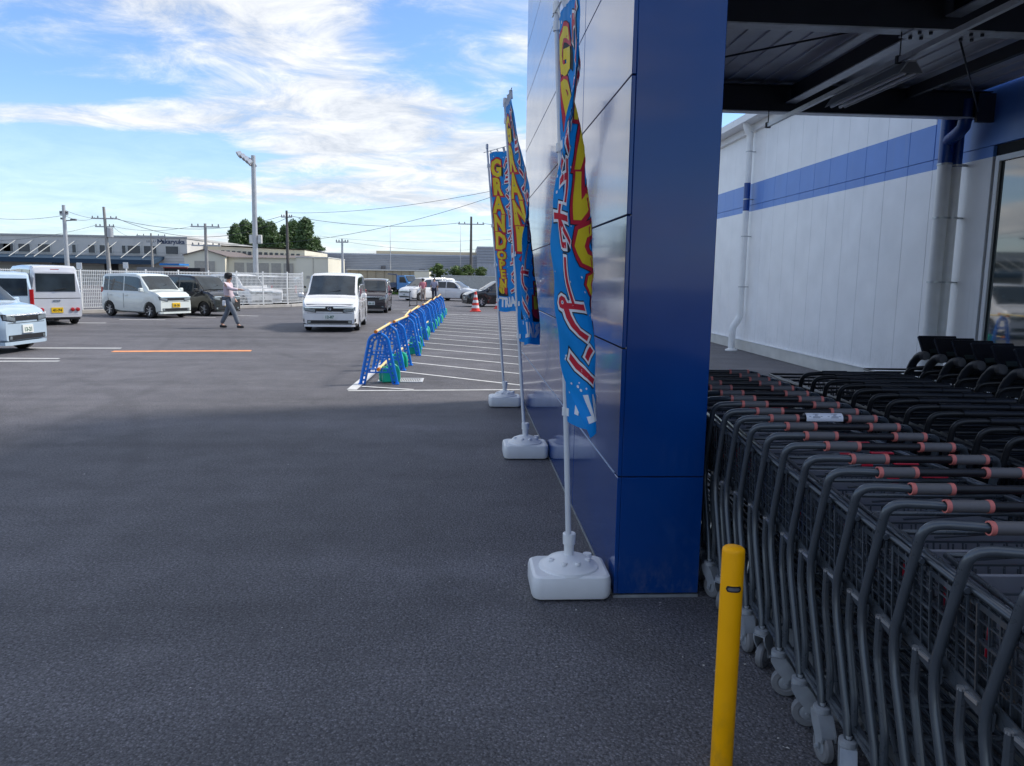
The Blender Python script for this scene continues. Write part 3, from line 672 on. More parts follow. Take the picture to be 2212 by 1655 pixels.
for i in range(8):
    y = 4.10 + i*.215
    smart('dark cart with tablet stand in the back row, %s counted from the camera end' % ORD[i], (3.80+.02*(y-4), y, 0), ROWA)
# ================================================================== bollard
bo = thing('bollard', 'yellow steel guard post standing in front of the shopping carts', 'bollard', (.915, 2.42, 0))
YEL = mat('bollard_yellow', (1.0,.44,.0), .45, var=.05, scale=8, coat=.0, ior=1.3)
grime(YEL, (.10,.08,.05), .0, .35, .35, .22)
MB().lathe([(0,-.02),(.038,-.02),(.038,.794),(.036,.803),(.030,.808),(0,.810)], (0,0,0), 'z', 32).build('post', YEL, bo)
def slot(hw_, hh, rad):
    mb = MB(); rows = []
    for i in range(13):
        u = -1+2*i/12; th = u*hw_/.038; h = hh*max(.05, 1-max(0, (abs(u)-.72)/.28)**2)**.5
        rows.append([(rad*math.sin(th), -rad*math.cos(th), .672-h), (rad*math.sin(th), -rad*math.cos(th), .672+h), ((rad-.004)*math.sin(th), -(rad-.004)*math.cos(th), .672+h), ((rad-.004)*math.sin(th), -(rad-.004)*math.cos(th), .672-h)])
    return mb.loft(rows, True, True, False)
o = slot(.0265, .0105, .0389).build('slot_rim', mat('slot_black', (.012,.012,.012), .5, var=0), bo, rot=(0,0,R(-8)))
slot(.0205, .0055, .0393).build('slot_plate', mat('slot_grey', (.16,.16,.17), .4, .3), o)
# ================================================================== banner flags
def cr(p, t):
    """Catmull-Rom through list p at parameter t in [0, len-1]"""
    n = len(p); i = min(int(t), n-2); f = t-i
    a, b, c, d = p[max(i-1,0)], p[i], p[i+1], p[min(i+2,n-1)]
    return tuple(.5*((2*b[k])+(-a[k]+c[k])*f+(2*a[k]-5*b[k]+4*c[k]-d[k])*f*f+(-a[k]+3*b[k]-3*c[k]+d[k])*f**3) for k in range(len(a)))
class Cloth:
    def __init__(s, secs): s.secs = secs; s.n = len(secs); s.zs = [z for z, _ in secs]
    def p(s, u, v):
        """u 0..1 from pole to free edge, v 0..1 from top to bottom"""
        z0, z1 = s.zs[0], s.zs[-1]; z = z0+(z1-z0)*v; i = 0
        while i < s.n-2 and z < s.zs[i+1]: i += 1
        t = i+(s.zs[i]-z)/(s.zs[i]-s.zs[i+1])
        row = [cr([q[1][k] for q in s.secs], max(0, min(s.n-1, t))) for k in range(5)]
        x, y = cr(row, max(0, min(4, u*4)))
        c = .0035*math.sin(v*46+u*5+3*math.sin(u*6))*(.4+u) + .003*math.sin(v*19-u*11) + .002*math.sin(u*34+v*9)
        return Vector((x+c, y+c*.6, z+.010*math.sin(u*7+v*3)))
    def nrm(s, u, v):
        e = .004; a = s.p(min(1,u+e), v)-s.p(max(0,u-e), v); b = s.p(u, min(1,v+e))-s.p(u, max(0,v-e))
        return a.cross(b).normalized()
FBLUE = mat('banner_blue', (.000,.30,.78), .65, var=.08, scale=5); FRED = mat('banner_red', (.55,.010,.03), .65, var=.06); FYEL = mat('banner_yellow', (.80,.58,.010), .65, var=.06)
FWHT = mat('banner_white', (.80,.80,.80), .65, var=.03); FBLK = mat('banner_black', (.012,.012,.015), .7, var=0)
for m in (FBLUE,):   # thin polyester lets some light through
    nt = m.node_tree; b = nt.nodes['Principled BSDF']; tr = nt.nodes.new('ShaderNodeBsdfTranslucent'); tr.inputs[0].default_value = (.0,.22,.62,1)
    ms = nt.nodes.new('ShaderNodeMixShader'); ms.inputs[0].default_value = .25; nt.links.new(b.outputs[0], ms.inputs[1]); nt.links.new(tr.outputs[0], ms.inputs[2]); nt.links.new(ms.outputs[0], nt.nodes['Material Output'].inputs[0])
def cut(v, f, step=.035):
    """slice flat lettering into small facets so that it can follow the cloth"""
    me = bpy.data.meshes.new('x'); me.from_pydata([(p[0], p[1], 0) for p in v], [], f); b = bmesh.new(); b.from_mesh(me); bpy.data.meshes.remove(me)
    for ax in (0, 1):
        lo = min(p.co[ax] for p in b.verts); hi = max(p.co[ax] for p in b.verts); k = lo+step
        while k < hi:
            no = (1,0,0) if ax == 0 else (0,1,0); co = (k,0,0) if ax == 0 else (0,k,0)
            bmesh.ops.bisect_plane(b, geom=b.verts[:]+b.edges[:]+b.faces[:], plane_co=co, plane_no=no); k += step
    b.verts.index_update(); V = [tuple(q.co) for q in b.verts]; Fc = [tuple(q.index for q in fc.verts) for fc in b.faces]; b.free(); return V, Fc
_prints = None
def banner_prints():
    """artwork in cloth units (u 0..1, v 0..1): {colour: [(layer, verts, faces)]}"""
    A = []
    W_, H_ = .60, 2.05
    def put(v, f, cx, cy, sx, sy, col, layer):
        V, Fc = cut([(p[0]*sx, p[1]*sy) for p in v], f)
        A.append((col, layer, [((cx+p[0])/W_, (cy-p[1])/H_) for p in V], Fc))
    def blob(cx, cy, rx, ry, col, layer, n=20):
        v = [(math.cos(2*math.pi*i/n), math.sin(2*math.pi*i/n)) for i in range(n)]; put(v, [tuple(range(n))], cx, cy, rx, ry, col, layer)
    # katakana column on the free side
    y = .10
    for ch in 'グランドオープン':
        ch2 = '|' if ch == 'ー' else ch
        for bold, col, ly in ((.105,'k',1),(.078,'w',2),(.022,'r',3)):
            v, f = text_mesh(ch2, 1.0, bold); put(v, f, .445, y+.10, .215, .235, col, ly)
        y += .218
    # big yellow letters on the pole side
    y = .10
    for ch, h in zip('GRAND', (.235,)*5):
        for bold, col, ly in ((.13,'k',1),(.115,'r',2),(.045,'y',3)):
            v, f = text_mesh(ch, 1.0, bold); put(v, f, .165, y+h/2, .36, h*1.22, col, ly)
        y += h*.98
    for ch, h in zip('OPEN', (.125,)*4):
        for bold, col, ly in ((.13,'k',1),(.115,'r',2),(.045,'y',3)):
            v, f = text_mesh(ch, 1.0, bold); put(v, f, .165, y+h/2, .24, h*1.2, col, ly)
        y += h*.98
    # plain colour fields below the lettering
    put([(-1,-1),(1,-1),(1,1),(-1,1)], [(0,1,2,3)], .16, 1.79, .125, .055, 'k', 1); blob(.12, 1.74, .07, .075, 'y', 2); blob(.22, 1.76, .055, .06, 'r', 2)
    v, f = text_mesh('TRIAL', 1.0, .05); put(v, f, .30, 1.93, .19, .17, 'w', 2)
    rnd = random.Random(3)
    for _ in range(90): blob(rnd.uniform(.03,.58), rnd.uniform(.05,1.85), *([rnd.choice((.004,.006,.008))]*2), 'w', 0.5, 7)
    return A
CN = {'k':('black_print',FBLK),'w':('white_print',FWHT),'r':('red_print',FRED),'y':('yellow_print',FYEL)}
BASEW = mat('tank_white', (.80,.80,.79), .38, var=.05, scale=6)
def rrect(hw, hd, r, z, n=5):
    out = []
    for cx, cy, a0 in ((hw-r,hd-r,0),(-hw+r,hd-r,90),(-hw+r,-hd+r,180),(hw-r,-hd+r,270)):
        for i in range(n+1):
            a = R(a0+90*i/n); out.append((cx+r*math.cos(a), cy+r*math.sin(a), z))
    return out
def flag_stand(label, base, pole0, pole1, secs, tabs, rod):
    global _prints
    t = thing('banner_stand', label, 'banner', (base[0], base[1], 0), 0, 'banner stands along the blue wall')
    O = Vector((base[0], base[1], 0)); L_ = lambda p: Vector(p)-O
    hw, hd = .213, .168
    b = MB(); rings = []
    for k, z in ((.96,.012),(1,.03),(1,.105),(.97,.128),(.90,.136)):
        ring = rrect(hw*k, hd*k, .05*k, z)
        if z < .03: ring = [(x, y, z+.030*math.exp(-((x)/.05)**2)*(1 if y < 0 else .0)) for x, y, z in ring]
        rings.append(ring)
    b.loft(rings); tank = b.build('water_tank', BASEW, t)
    d = MB(); d.lathe([(.165,.130),(.160,.146),(.150,.150),(.140,.152),(.115,.178),(.07,.196),(.035,.202),(0,.203)], (0,0,0), 'z', 28)
    for a in (200, 250, 290, 340): d.lathe([(0,.014),(.013,.014),(.016,.008),(.016,0)], (.105*math.cos(R(a)), .105*math.sin(R(a)), .178), 'z', 10)
    d.lathe([(0,.022),(.024,.022),(.026,.0)], (.11,.05,.166), 'z', 12); d.build('dome', BASEW, tank)
    n = MB(); n.lathe([(.026,.198),(.028,.26),(.034,.262),(.036,.32),(.030,.325),(0,.325)], (0,0,0), 'z', 18); n.build('clamp_collar', BASEW, t)
    POLE = mat('pole_white', (.74,.75,.76), .3, var=.03)
    p0, p1 = L_(pole0), L_(pole1); mid = p0.lerp(p1, .52)+Vector((.006,0,0))
    MB().tube([Vector((0,0,.20)), p0, mid], .0155, 12).build('pole', POLE, t)
    MB().tube([mid-(mid-p0)*.0, p1], .0125, 12).build('upper_pole', POLE, t)
    MB().lathe([(0,.03),(.012,.03),(.017,.018),(.017,-.03),(0,-.03)], p1, 'z', 10).build('pole_cap', BASEW, t)
    r0, r1 = L_(rod[0]), L_(rod[1]); MB().tube([r0, r1], .004, 6).build('top_rod', galv, t)
    cl_ = Cloth(secs); NU, NV = 26, 130; g_ = MB(); V = []; Fc = []
    for j in range(NV+1):
        for i in range(NU+1): V.append(cl_.p(i/NU, j/NV)-O)
    for j in range(NV):
        for i in range(NU): a = j*(NU+1)+i; Fc.append((a, a+1, a+NU+2, a+NU+1))
    g_.add(V, Fc, True); cloth = g_.build('flag_cloth', FBLUE, t, fix=False)
    if _prints is None: _prints = banner_prints()
    coll = {}
    for col, ly, vv, ff in _prints:
        mbx = coll.setdefault(col, MB())
        for sgn in (1, -1):
            mbx.add([cl_.p(u, w)-O + cl_.nrm(u, w)*sgn*(.0016+.0010*ly) for u, w in [(max(.004,min(.996,a)), max(.004,min(.996,c))) for a, c in vv]], ff, True)
    for col, mbx in coll.items(): mbx.build(CN[col][0], CN[col][1], cloth, fix=False)['kind'] = 'stuff'
    for z in tabs:
        f_ = (z-pole0[2])/(pole1[2]-pole0[2]); pc = L_(pole0).lerp(L_(pole1), f_); v_ = (secs[0][0]-z)/(secs[0][0]-secs[-1][0])
        e = cl_.p(.02, v_)-O; tb = MB(); tb.lathe([(.0135,-.022),(.0185,-.022),(.0185,.022),(.0135,.022)], pc, 'z', 10)
        tb.bar(pc+(e-pc).normalized()*.012, e+(e-pc).normalized()*.02, .004, .042); tb.build('loop_tab', BASEW, t)
    for k in range(4):
        u = .1+.8*k/3; c_ = cl_.p(u, .005)-O; q = r0.lerp(r1, max(0, min(1, (c_-r0).dot(r1-r0)/max(1e-6,(r1-r0).length_squared)))); MB().bar(c_, q+Vector((0,0,.004)), .03, .003).build('loop_tab', BASEW, t)
    return t
def shift(secs): return secs
flag_stand('nearest banner on a white water base, twisted beside the blue column', (.580,3.97), (.572,3.95,.32), (.442,3.95,3.02), [
 (2.96,[(.455,3.93),(.462,3.80),(.468,3.68),(.474,3.55),(.480,3.42)]),
 (2.62,[(.466,3.93),(.478,3.80),(.492,3.66),(.498,3.53),(.480,3.42)]),
 (2.40,[(.476,3.93),(.532,3.68),(.486,3.56),(.466,3.50),(.450,3.50)]),
 (2.18,[(.486,3.93),(.565,3.64),(.487,3.53),(.446,3.50),(.420,3.52)]),
 (1.95,[(.497,3.93),(.590,3.63),(.490,3.52),(.438,3.50),(.398,3.55)]),
 (1.70,[(.508,3.93),(.608,3.67),(.540,3.56),(.472,3.52),(.408,3.56)]),
 (1.42,[(.522,3.93),(.608,3.76),(.622,3.62),(.542,3.55),(.445,3.58)]),
 (1.18,[(.533,3.93),(.612,3.79),(.642,3.64),(.588,3.56),(.498,3.60)]),
 (.95,[(.545,3.93),(.600,3.80),(.636,3.66),(.640,3.57),(.602,3.52)])],
 (2.93, 2.35, 1.36, 1.00), ((.430,4.0,2.99),(.482,3.38,3.01)))
flag_stand('middle banner on a white water base, twisted open at the bottom', (.590,7.12), (.575,7.15,.32), (.352,7.15,3.27), [
 (3.19,[(.362,7.13),(.366,7.0),(.370,6.87),(.374,6.74),(.378,6.6)]),
 (2.82,[(.392,7.13),(.402,7.0),(.424,6.88),(.446,6.75),(.452,6.62)]),
 (2.42,[(.424,7.13),(.462,7.05),(.505,6.95),(.545,6.84),(.552,6.72)]),
 (2.05,[(.450,7.13),(.570,7.00),(.588,6.85),(.552,6.75),(.502,6.70)]),
 (1.65,[(.478,7.13),(.645,6.96),(.575,6.80),(.525,6.76),(.490,6.80)]),
 (1.30,[(.502,7.13),(.682,6.96),(.610,6.80),(.565,6.76),(.528,6.80)]),
 (1.10,[(.515,7.13),(.692,6.96),(.622,6.81),(.578,6.77),(.540,6.79)])],
 (3.1, 2.5, 1.9, 1.45, 1.15), ((.342,7.22,3.24),(.380,6.56,3.25)))
flag_stand('farthest banner on a white water base, hanging nearly flat', (.545,10.0), (.525,10.0,.32), (.274,10.0,3.34), [
 (3.25,[(.305,9.98),(.375,9.88),(.445,9.78),(.515,9.67),(.580,9.56)]),
 (2.6,[(.350,9.98),(.425,9.90),(.490,9.80),(.560,9.70),(.620,9.58)]),
 (1.9,[(.405,9.98),(.470,9.86),(.550,9.80),(.610,9.66),(.670,9.60)]),
 (1.5,[(.435,9.98),(.510,9.90),(.570,9.78),(.640,9.70),(.690,9.58)]),
 (1.26,[(.452,9.98),(.525,9.88),(.590,9.80),(.655,9.68),(.710,9.60)])],
 (3.1, 2.35, 1.85, 1.4), ((.235,10.06,3.27),(.592,9.53,3.30)))

# ================================================================== blue barriers
BARB = mat('barrier_blue', (.004,.20,.74), .35, var=.08, scale=10); BARY = mat('barrier_pole_yellow', (.85,.66,.26), .4, var=.06); BARO = mat('barrier_cap_orange', (.85,.25,.01), .4, var=.05); BARG = mat('weight_green', (.01,.44,.27), .35, var=.1, scale=8)
def stand_mesh():
    b = MB(); W, Ht, r = .285, .79, .155
    def path(o):
        pts = [(-W+o*.9, 0), (-r+o, Ht-r)]
        for i in range(1, 12):
            a = R(180-15*i); pts.append(((r-o)*math.cos(a), Ht-r+(r-o)*math.sin(a)))
        return pts+[(r-o, Ht-r), (W-o*.9, 0)]
    out, inn = path(0), path(.07)
    b.tube([(p[0],0,p[1]) for p in out], .026, 8); b.tube([(p[0],0,p[1]) for p in inn], .017, 6)
    def lerp(a, c, t): return (a[0]+(c[0]-a[0])*t, a[1]+(c[1]-a[1])*t)
    for sx in (0, 1):
        A0, A1, B0, B1 = (out[0], out[1], inn[0], inn[1]) if sx == 0 else (out[-1], out[-2], inn[-1], inn[-2])
        n = 9
        for i in range(n+1):
            p, q = lerp(A0, A1, i/n), lerp(B0, B1, i/n); b.bar((p[0],0,p[1]), (q[0],0,q[1]), .035, .03)
        b.box(A0[0]-.03, A0[0]+.03, -.06, .06, 0, .02)
    for i in range(2, len(out)-2, 2): b.bar((out[i][0],0,out[i][1]), (inn[i][0],0,inn[i][1]), .03, .02)
    for z in (.19, .47):
        w = W-(W-r)*z/(Ht-r)-.06
        b.bar((-w,0,z), (w,0,z), .03, .022); b.bar((-w,0,z+.055), (w,0,z+.055), .03, .018)
        for i in range(4): x = -w+2*w*(i+.5)/4; b.bar((x,0,z), (x,0,z+.055), .024, .02)
    b.box(-.04,.04,-.05,.05,Ht+.015,Ht+.025); b.box(-.05,-.038,-.04,.04,Ht+.012,Ht+.05); b.box(.038,.05,-.04,.04,Ht+.012,Ht+.05)
    return b.mesh('barrier_stand', BARB)
def weight_mesh():
    b = MB()
    lobe = [(-.17,.02),(.17,.02),(.185,.06),(.18,.24),(.14,.33),(.07,.375),(.0,.36),(-.03,.32),(-.05,.30),(-.09,.31),(-.13,.33),(-.165,.28),(-.185,.2),(-.185,.06)]
    for y in (-.14, .05):
        rings = []
        for k, d in ((.90,0),(1,.02),(1,.09),(.90,.11)): rings.append([(x*k, y+d, .19+(z-.19)*k) for x, z in lobe])
        b.loft(rings)
    b.box(-.10,.10,-.035,.055,.20,.27,.01)
    b.v = [(x*.80, y*.75, z*random.uniform(.78,.84)) for x, y, z in b.v]
    return b.mesh('water_weight', BARG)
_bs, _bw = stand_mesh(), weight_mesh()
BY = [11.93, 13.75, 14.55, 16.3, 17.75, 18.55, 20.4, 21.3, 23.2, 24.9, 26.3, 27.9, 29.6, 31.5, 33.7]
BX = [-1.35+(y-11.9)*.0135+random.uniform(-.06,.06) for y in BY]
for i, y in enumerate(BY):
    s_ = thing('barrier_stand', '%s blue A-shaped barrier stand counted from the near end of the row' % ORD[i], 'barrier', (BX[i], y, 0), random.uniform(-.10,.10)+R(-3), 'blue barrier stands in a row')
    obj('frame', _bs, s_)
    if i not in (2, 5):
        w_ = tag(obj('water_weight', _bw, None, (BX[i]+.15, y+.20+random.uniform(0,.1), 0), (0,0,random.uniform(-.5,.5))), 'green plastic water weight beside the %s blue barrier stand' % ORD[i], 'weight', 'green water weights')
for i in range(len(BY)-1):
    if i in (1, 4, 7, 10, 12): continue
    a, c = Vector((BX[i]-.02, BY[i]-.18, .838)), Vector((BX[i+1]+.02, BY[i+1]+.10, .838+.05*(i % 2)))
    for lvl, nm in ((0,'upper'),(1,'lower')):
        if lvl and i % 2: continue
        A_, C_ = (a, c) if lvl == 0 else (a+Vector((.03,.05,-.585)), c+Vector((.03,-.4,-.585)))
        p_ = thing('barrier_pole', 'yellow %s pole with orange ends starting at the %s blue stand' % (nm, ORD[i]), 'pole', A_, 0, 'yellow barrier poles')
        d = C_-A_; MB().cyl((0,0,0), d, .021, 10).build('tube', BARY, p_)
        t_ = d.normalized()
        for e in (Vector((0,0,0)), d): MB().cyl(e-t_*.035, e+t_*.05, .027, 10).build('end_cap', BARO, p_)
# ================================================================== cones
CONR = mat('cone_red', (.72,.05,.03), .5, var=.06); CONW = mat('cone_white', (.75,.75,.75), .5, var=.05)
for (px, py), lab in (((1027,673),'red and white striped traffic cone in front of the black hatchback'), ((1078,667),'striped traffic cone half hidden behind the farthest banner')):
    p = ground_at(px, py); c_ = thing('traffic_cone', lab, 'cone', p, 0, 'traffic cones')
    MB().box(-.27,.27,-.27,.27,0,.04,.008).build('base', CONR, c_)
    zc_ = [.04+.13*k for k in range(8)]
    rr = lambda z: .19*(1-z/1.05)+.03
    for k in range(7): MB().lathe([(rr(zc_[k]),zc_[k]),(rr(zc_[k+1]),zc_[k+1])], (0,0,0), 'z', 16).build('band', CONR if k % 2 == 0 else CONW, c_)
    MB().lathe([(rr(.95),.95),(.03,.97),(0,.97)], (0,0,0), 'z', 12).build('tip', CONR, c_)
# ================================================================== vehicles
def paint(name, col, metal=.0): return mat('paint_'+name, col, .22, metal, var=.04, scale=3, coat=1.0)
CGLASS = mat('car_glass', (.022,.032,.040), .05, var=.5, scale=2.2, coat=.35, ior=1.5); CHROME = mat('chrome', (.72,.74,.76), .12, .95, var=0); BLKTRIM = mat('black_trim', (.012,.012,.013), .4, var=.05)
TYRE = mat('tyre_rubber', (.014,.014,.015), .75, var=.1); ALLOY = mat('alloy', (.55,.56,.58), .3, .7, var=.08); LENS = mat('lamp_lens', (.22,.26,.28), .08, .3, var=.35, scale=40, coat=1); TAIL = mat('tail_red', (.42,.008,.010), .15, var=.1, scale=30, coat=1); AMBER = mat('amber', (.7,.2,.01), .2, var=0)
PLATEW = mat('plate_white', (.74,.76,.72), .4, var=.03); PLATEY = mat('plate_yellow', (.80,.50,.01), .4, var=.03); INKG = mat('plate_green_ink', (.01,.10,.05), .5, var=0)
SPECS = {   # (fraction from rear, shoulder z, top z, top half-width factor, width factor)
 'minivan': dict(L=4.7, W=1.72, H=1.82, rw=.31, wb=(.19,.805), st=[(0,.95,1.55,.80,.93),(.012,.98,1.70,.83,.97),(.05,1.0,1.79,.85,1),(.3,1.0,1.82,.86,1),(.58,1.0,1.80,.86,1),(.66,1.0,1.76,.86,1),(.845,1.02,1.09,.90,1),(.93,.96,1.00,.90,.99),(.975,.84,.91,.90,.96),(1,.70,.80,.86,.88)],
   side=[(.07,.30,.08,.30),(.315,.53,.315,.53),(.545,.80,.545,.69)], ws=(.665,.84)),
 'keibox': dict(L=3.4, W=1.48, H=1.64, rw=.275, wb=(.15,.84), st=[(0,.90,1.42,.80,.93),(.015,.92,1.54,.83,.97),(.06,.92,1.61,.85,1),(.35,.92,1.64,.86,1),(.58,.92,1.62,.86,1),(.66,.92,1.575,.86,1),(.825,.94,1.01,.90,1),(.92,.90,.95,.90,.98),(.975,.78,.86,.90,.95),(1,.66,.76,.86,.88)],
   side=[(.05,.135,.07,.135),(.15,.40,.15,.40),(.42,.76,.42,.67)], ws=(.668,.82)),
 'keivan': dict(L=3.4, W=1.48, H=1.88, rw=.27, wb=(.20,.80), st=[(0,.98,1.66,.80,.95),(.012,1.0,1.80,.84,.98),(.05,1.0,1.86,.85,1),(.4,1.0,1.88,.86,1),(.74,1.0,1.84,.86,1),(.80,1.0,1.76,.86,1),(.93,1.02,1.08,.90,1),(.98,.86,.96,.9,.97),(1,.7,.8,.88,.90)],
   side=[(.05,.30,.05,.30),(.32,.55,.32,.55),(.58,.89,.58,.80)], ws=(.805,.925)),
 'hatch': dict(L=4.1, W=1.70, H=1.50, rw=.30, wb=(.18,.80), st=[(0,.80,.95,.84,.90),(.02,.88,1.12,.80,.96),(.10,.90,1.38,.78,1),(.28,.90,1.49,.80,1),(.48,.90,1.50,.80,1),(.57,.90,1.45,.80,1),(.76,.90,.95,.86,1),(.90,.82,.86,.88,.97),(.97,.70,.76,.88,.92),(1,.58,.66,.84,.82)],
   side=[(.10,.22,.14,.22),(.235,.43,.235,.43),(.445,.72,.445,.60)], ws=(.575,.755)),
}
def lerp_st(st, f):
    for a, b in zip(st, st[1:]):
        if f <= b[0]+1e-9:
            t = (f-a[0])/(b[0]-a[0]) if b[0] > a[0] else 0
            return [a[k]+(b[k]-a[k])*t for k in range(5)]
    return list(st[-1])
_wheel_cache = {}
def wheel_meshes(rw, style=0):
    k = (round(rw, 3), style)
    if k not in _wheel_cache:
        w = .085; ty = MB().lathe([(rw*.66,-w),(rw*.93,-w),(rw,-w*.7),(rw,w*.7),(rw*.93,w),(rw*.66,w)], (0,0,0), 'y', 24)
        rm = MB().lathe([(rw*.66,-w*.95),(rw*.62,-w*.9),(rw*.60,-w*.4),(0,-w*.35)], (0,0,0), 'y', 24)
        rm.lathe([(rw*.66,w*.95),(rw*.62,w*.9),(rw*.60,w*.4),(0,w*.35)], (0,0,0), 'y', 24)
        sp = MB()
        for s in (-1, 1):
            for i in range(7 if style == 0 else 5):
                a = 2*math.pi*i/(7 if style == 0 else 5); sp.bar((math.cos(a)*rw*.1, s*w*.72, math.sin(a)*rw*.1), (math.cos(a)*rw*.64, s*w*.9, math.sin(a)*rw*.64), .045 if style == 0 else .07, .02)
            sp.lathe([(0,s*w*.85),(rw*.16,s*w*.8),(rw*.18,s*w*.5)], (0,0,0), 'y', 14)
        _wheel_cache[k] = (ty.mesh('tyre', TYRE), rm.mesh('wheel', mat('wheel_dark', (.05,.05,.055), .5), False), sp.mesh('spokes', ALLOY))
    return _wheel_cache[k]
def make_car(kind, name, label, cat, col, ref, heading, sc=1.0, plate='w', text='', front=True, group='cars in the parking lot', style=0, dark_roof=None, glass=True):
    """ref = (fx, side, ground point): the tyre at fraction fx of the length on that side stands on the ground point"""
    sp = SPECS[kind]; L, W, H, st, rw = sp['L'], sp['W'], sp['H'], sp['st'], sp['rw']
    rz = math.atan2(heading[1], heading[0]); hd = Vector((math.cos(rz), math.sin(rz), 0)); lf = Vector((-hd.y, hd.x, 0))
    fx, side, gp = ref; loc = Vector((gp[0], gp[1], 0)) - (hd*(fx-.5)*L + lf*side*W/2)*sc
    t = thing(name, label, cat, loc, rz, group, sc)
    body = MB(); ra = rw+.07; clr = .20; xs = set(s[0]*L for s in st)
    for wf in sp['wb']:
        for q in (-1,-.92,-.72,-.4,0,.4,.72,.92,1): xs.add(wf*L+q*ra)
    xs = sorted(x for x in xs if 0 <= x <= L)
    def zbot(x):
        for wf in sp['wb']:
            d = abs(x-wf*L)
            if d < ra: return max(clr, rw-.03+math.sqrt(max(0, ra*ra-d*d)))
        e = min(x, L-x); return clr+(.06 if e < .12 else 0)
    def ring(x):
        f, zs_, zt, wt, wfct = lerp_st(st, x/L); w = W/2*wfct; zb = min(zbot(x), zs_-.08); wtop = w*wt
        if zt-zs_ < .16: wtop = w*.93
        h = [(w*.93, zb), (w*.985, zb+.05*(zs_-zb)), (w, zb+.45*(zs_-zb)), (w*.985, zs_-.03), (w*.965, zs_), (wtop+(w*.965-wtop)*.12, zs_+(zt-zs_)*.80), (wtop, zs_+(zt-zs_)*.92), (wtop*.93, zt-.008), (wtop*.5, zt+.012)]
        return h
    def full(x):
        h = ring(x); return [(x-L/2, -a, b) for a, b in h]+[(x-L/2, a, b) for a, b in h[::-1]]
    body.loft([full(x) for x in xs], True, True, True); bo_ = body.build('body', col, t)
    MB().box(-L/2+.15, L/2-.15, -W/2+.06, W/2-.06, .17, .72).build('underbody', BLKTRIM, t)
    def panel(nm, grid, m, parent=None, off=.010):
        n, k = len(grid), len(grid[0]); mb = MB(); V = []
        for i in range(n):
            for j in range(k):
                p = Vector(grid[i][j]); a = Vector(grid[min(i+1,n-1)][j])-Vector(grid[max(i-1,0)][j]); b = Vector(grid[i][min(j+1,k-1)])-Vector(grid[i][max(j-1,0)])
                nn = a.cross(b)
                if nn.length > 1e-9: nn.normalize()
                c = p-Vector((0,0,.9)); c.x *= .35
                if nn.dot(c) < 0: nn = -nn
                V.append(p+nn*off)
        mb.add(V, [(i*k+j, i*k+j+1, (i+1)*k+j+1, (i+1)*k+j) for i in range(n-1) for j in range(k-1)], True)
        return mb.build(nm, m, parent or t)
    def side_pt(x, tt, s):
        h = ring(x); a, b = h[4], h[6]
        w1 = a[0]+(h[5][0]-a[0])*min(1, tt/.85) if tt < .85 else h[5][0]+(b[0]-h[5][0])*(tt-.85)/.15
        return (x-L/2, s*w1, a[1]+(b[1]-a[1])*tt)
    for s in (-1, 1):
        for (b0, b1, t0, t1) in sp['side']:
            gr = []
            for i in range(7):
                u = i/6; row = []
                for j in range(5):
                    v_ = .10+.82*j/4; xb = b0+(b1-b0)*u; xt = t0+(t1-t0)*u; row.append(side_pt((xb+(xt-xb)*v_)*L, v_, s))
                gr.append(row)
            panel('side_window', gr, CGLASS)
    r0, c0 = sp['ws']; gr = []
    for i in range(7):
        x = (r0+(c0-r0)*(.04+.93*i/6))*L; h = ring(x); row = []
        for j in range(9):
            q = -1+2*j/8; yy = q*h[7][0]*.985; zz = h[7][1]+(h[8][1]-h[7][1])*(1-min(1, max(0, (abs(q)-.5)/.5))) ; row.append((x-L/2, yy, zz))
        gr.append(row)
    wsd = panel('windshield', gr, CGLASS, off=.012)
    MB().bar((c0*L-L/2-.06,-.5*W/2,ring(c0*L)[8][1]+.035), (c0*L-L/2-.16,.30*W/2,ring(c0*L-.16)[8][1]+.03), .02, .012).build('wiper', BLKTRIM, wsd)
    def xf(y, end):   # surface x at half-width y for the nose or tail
        a = abs(y)/(W/2); prof = sorted([(s[4], s[0]) for s in st if (s[0] > .9 if end > 0 else s[0] < .06)])
        if end > 0: pr = sorted([(s[4]*.985, s[0]) for s in st if s[0] > .9], key=lambda q: -q[1])
        else: pr = sorted([(s[4]*.985, s[0]) for s in st if s[0] < .06], key=lambda q: q[1])
        if a <= pr[0][0]: return pr[0][1]*L-L/2
        for p, q in zip(pr, pr[1:]):
            if a <= q[0]: return (p[1]+(q[1]-p[1])*(a-p[0])/max(1e-6, q[0]-p[0]))*L-L/2
        return pr[-1][1]*L-L/2
    def patch(nm, y0, y1, z, m, end=1, off=.012, parent=None, n=8):
        """z = (low at y0, high at y0, low at y1, high at y1)"""
        rings = []
        for i in range(n+1):
            u = i/n; y = y0+(y1-y0)*u; lo = z[0]+(z[2]-z[0])*u; hi = z[1]+(z[3]-z[1])*u; x = xf(y, end)
            rings.append([(x+end*off, y, lo), (x+end*off*.9, y, hi), (x-end*.10, y, hi), (x-end*.10, y, lo)])
        return MB().loft(rings, True, True, False).build(nm, m, parent or t)
    hw = W/2
    fz = {'minivan':(.62,.78),'keibox':(.64,.80),'keivan':(.62,.80),'hatch':(.56,.68)}[kind]
    mid = (fz[0]+fz[1])/2
    gz = patch('grille', -hw*.52, hw*.52, (fz[0]+.02,mid+.03,fz[0]+.02,mid+.03), BLKTRIM, 1, .014)
    patch('chrome_strip', -hw*.86, hw*.86, (mid+.045,mid+.075,mid+.045,mid+.075), CHROME, 1, .02, gz, 12)
    for s in (-1, 1):
        patch('headlight', s*hw*.50, s*hw*.955, (fz[0],fz[1]-.07,fz[0]+.06,fz[1]-.01), LENS, 1, .016)
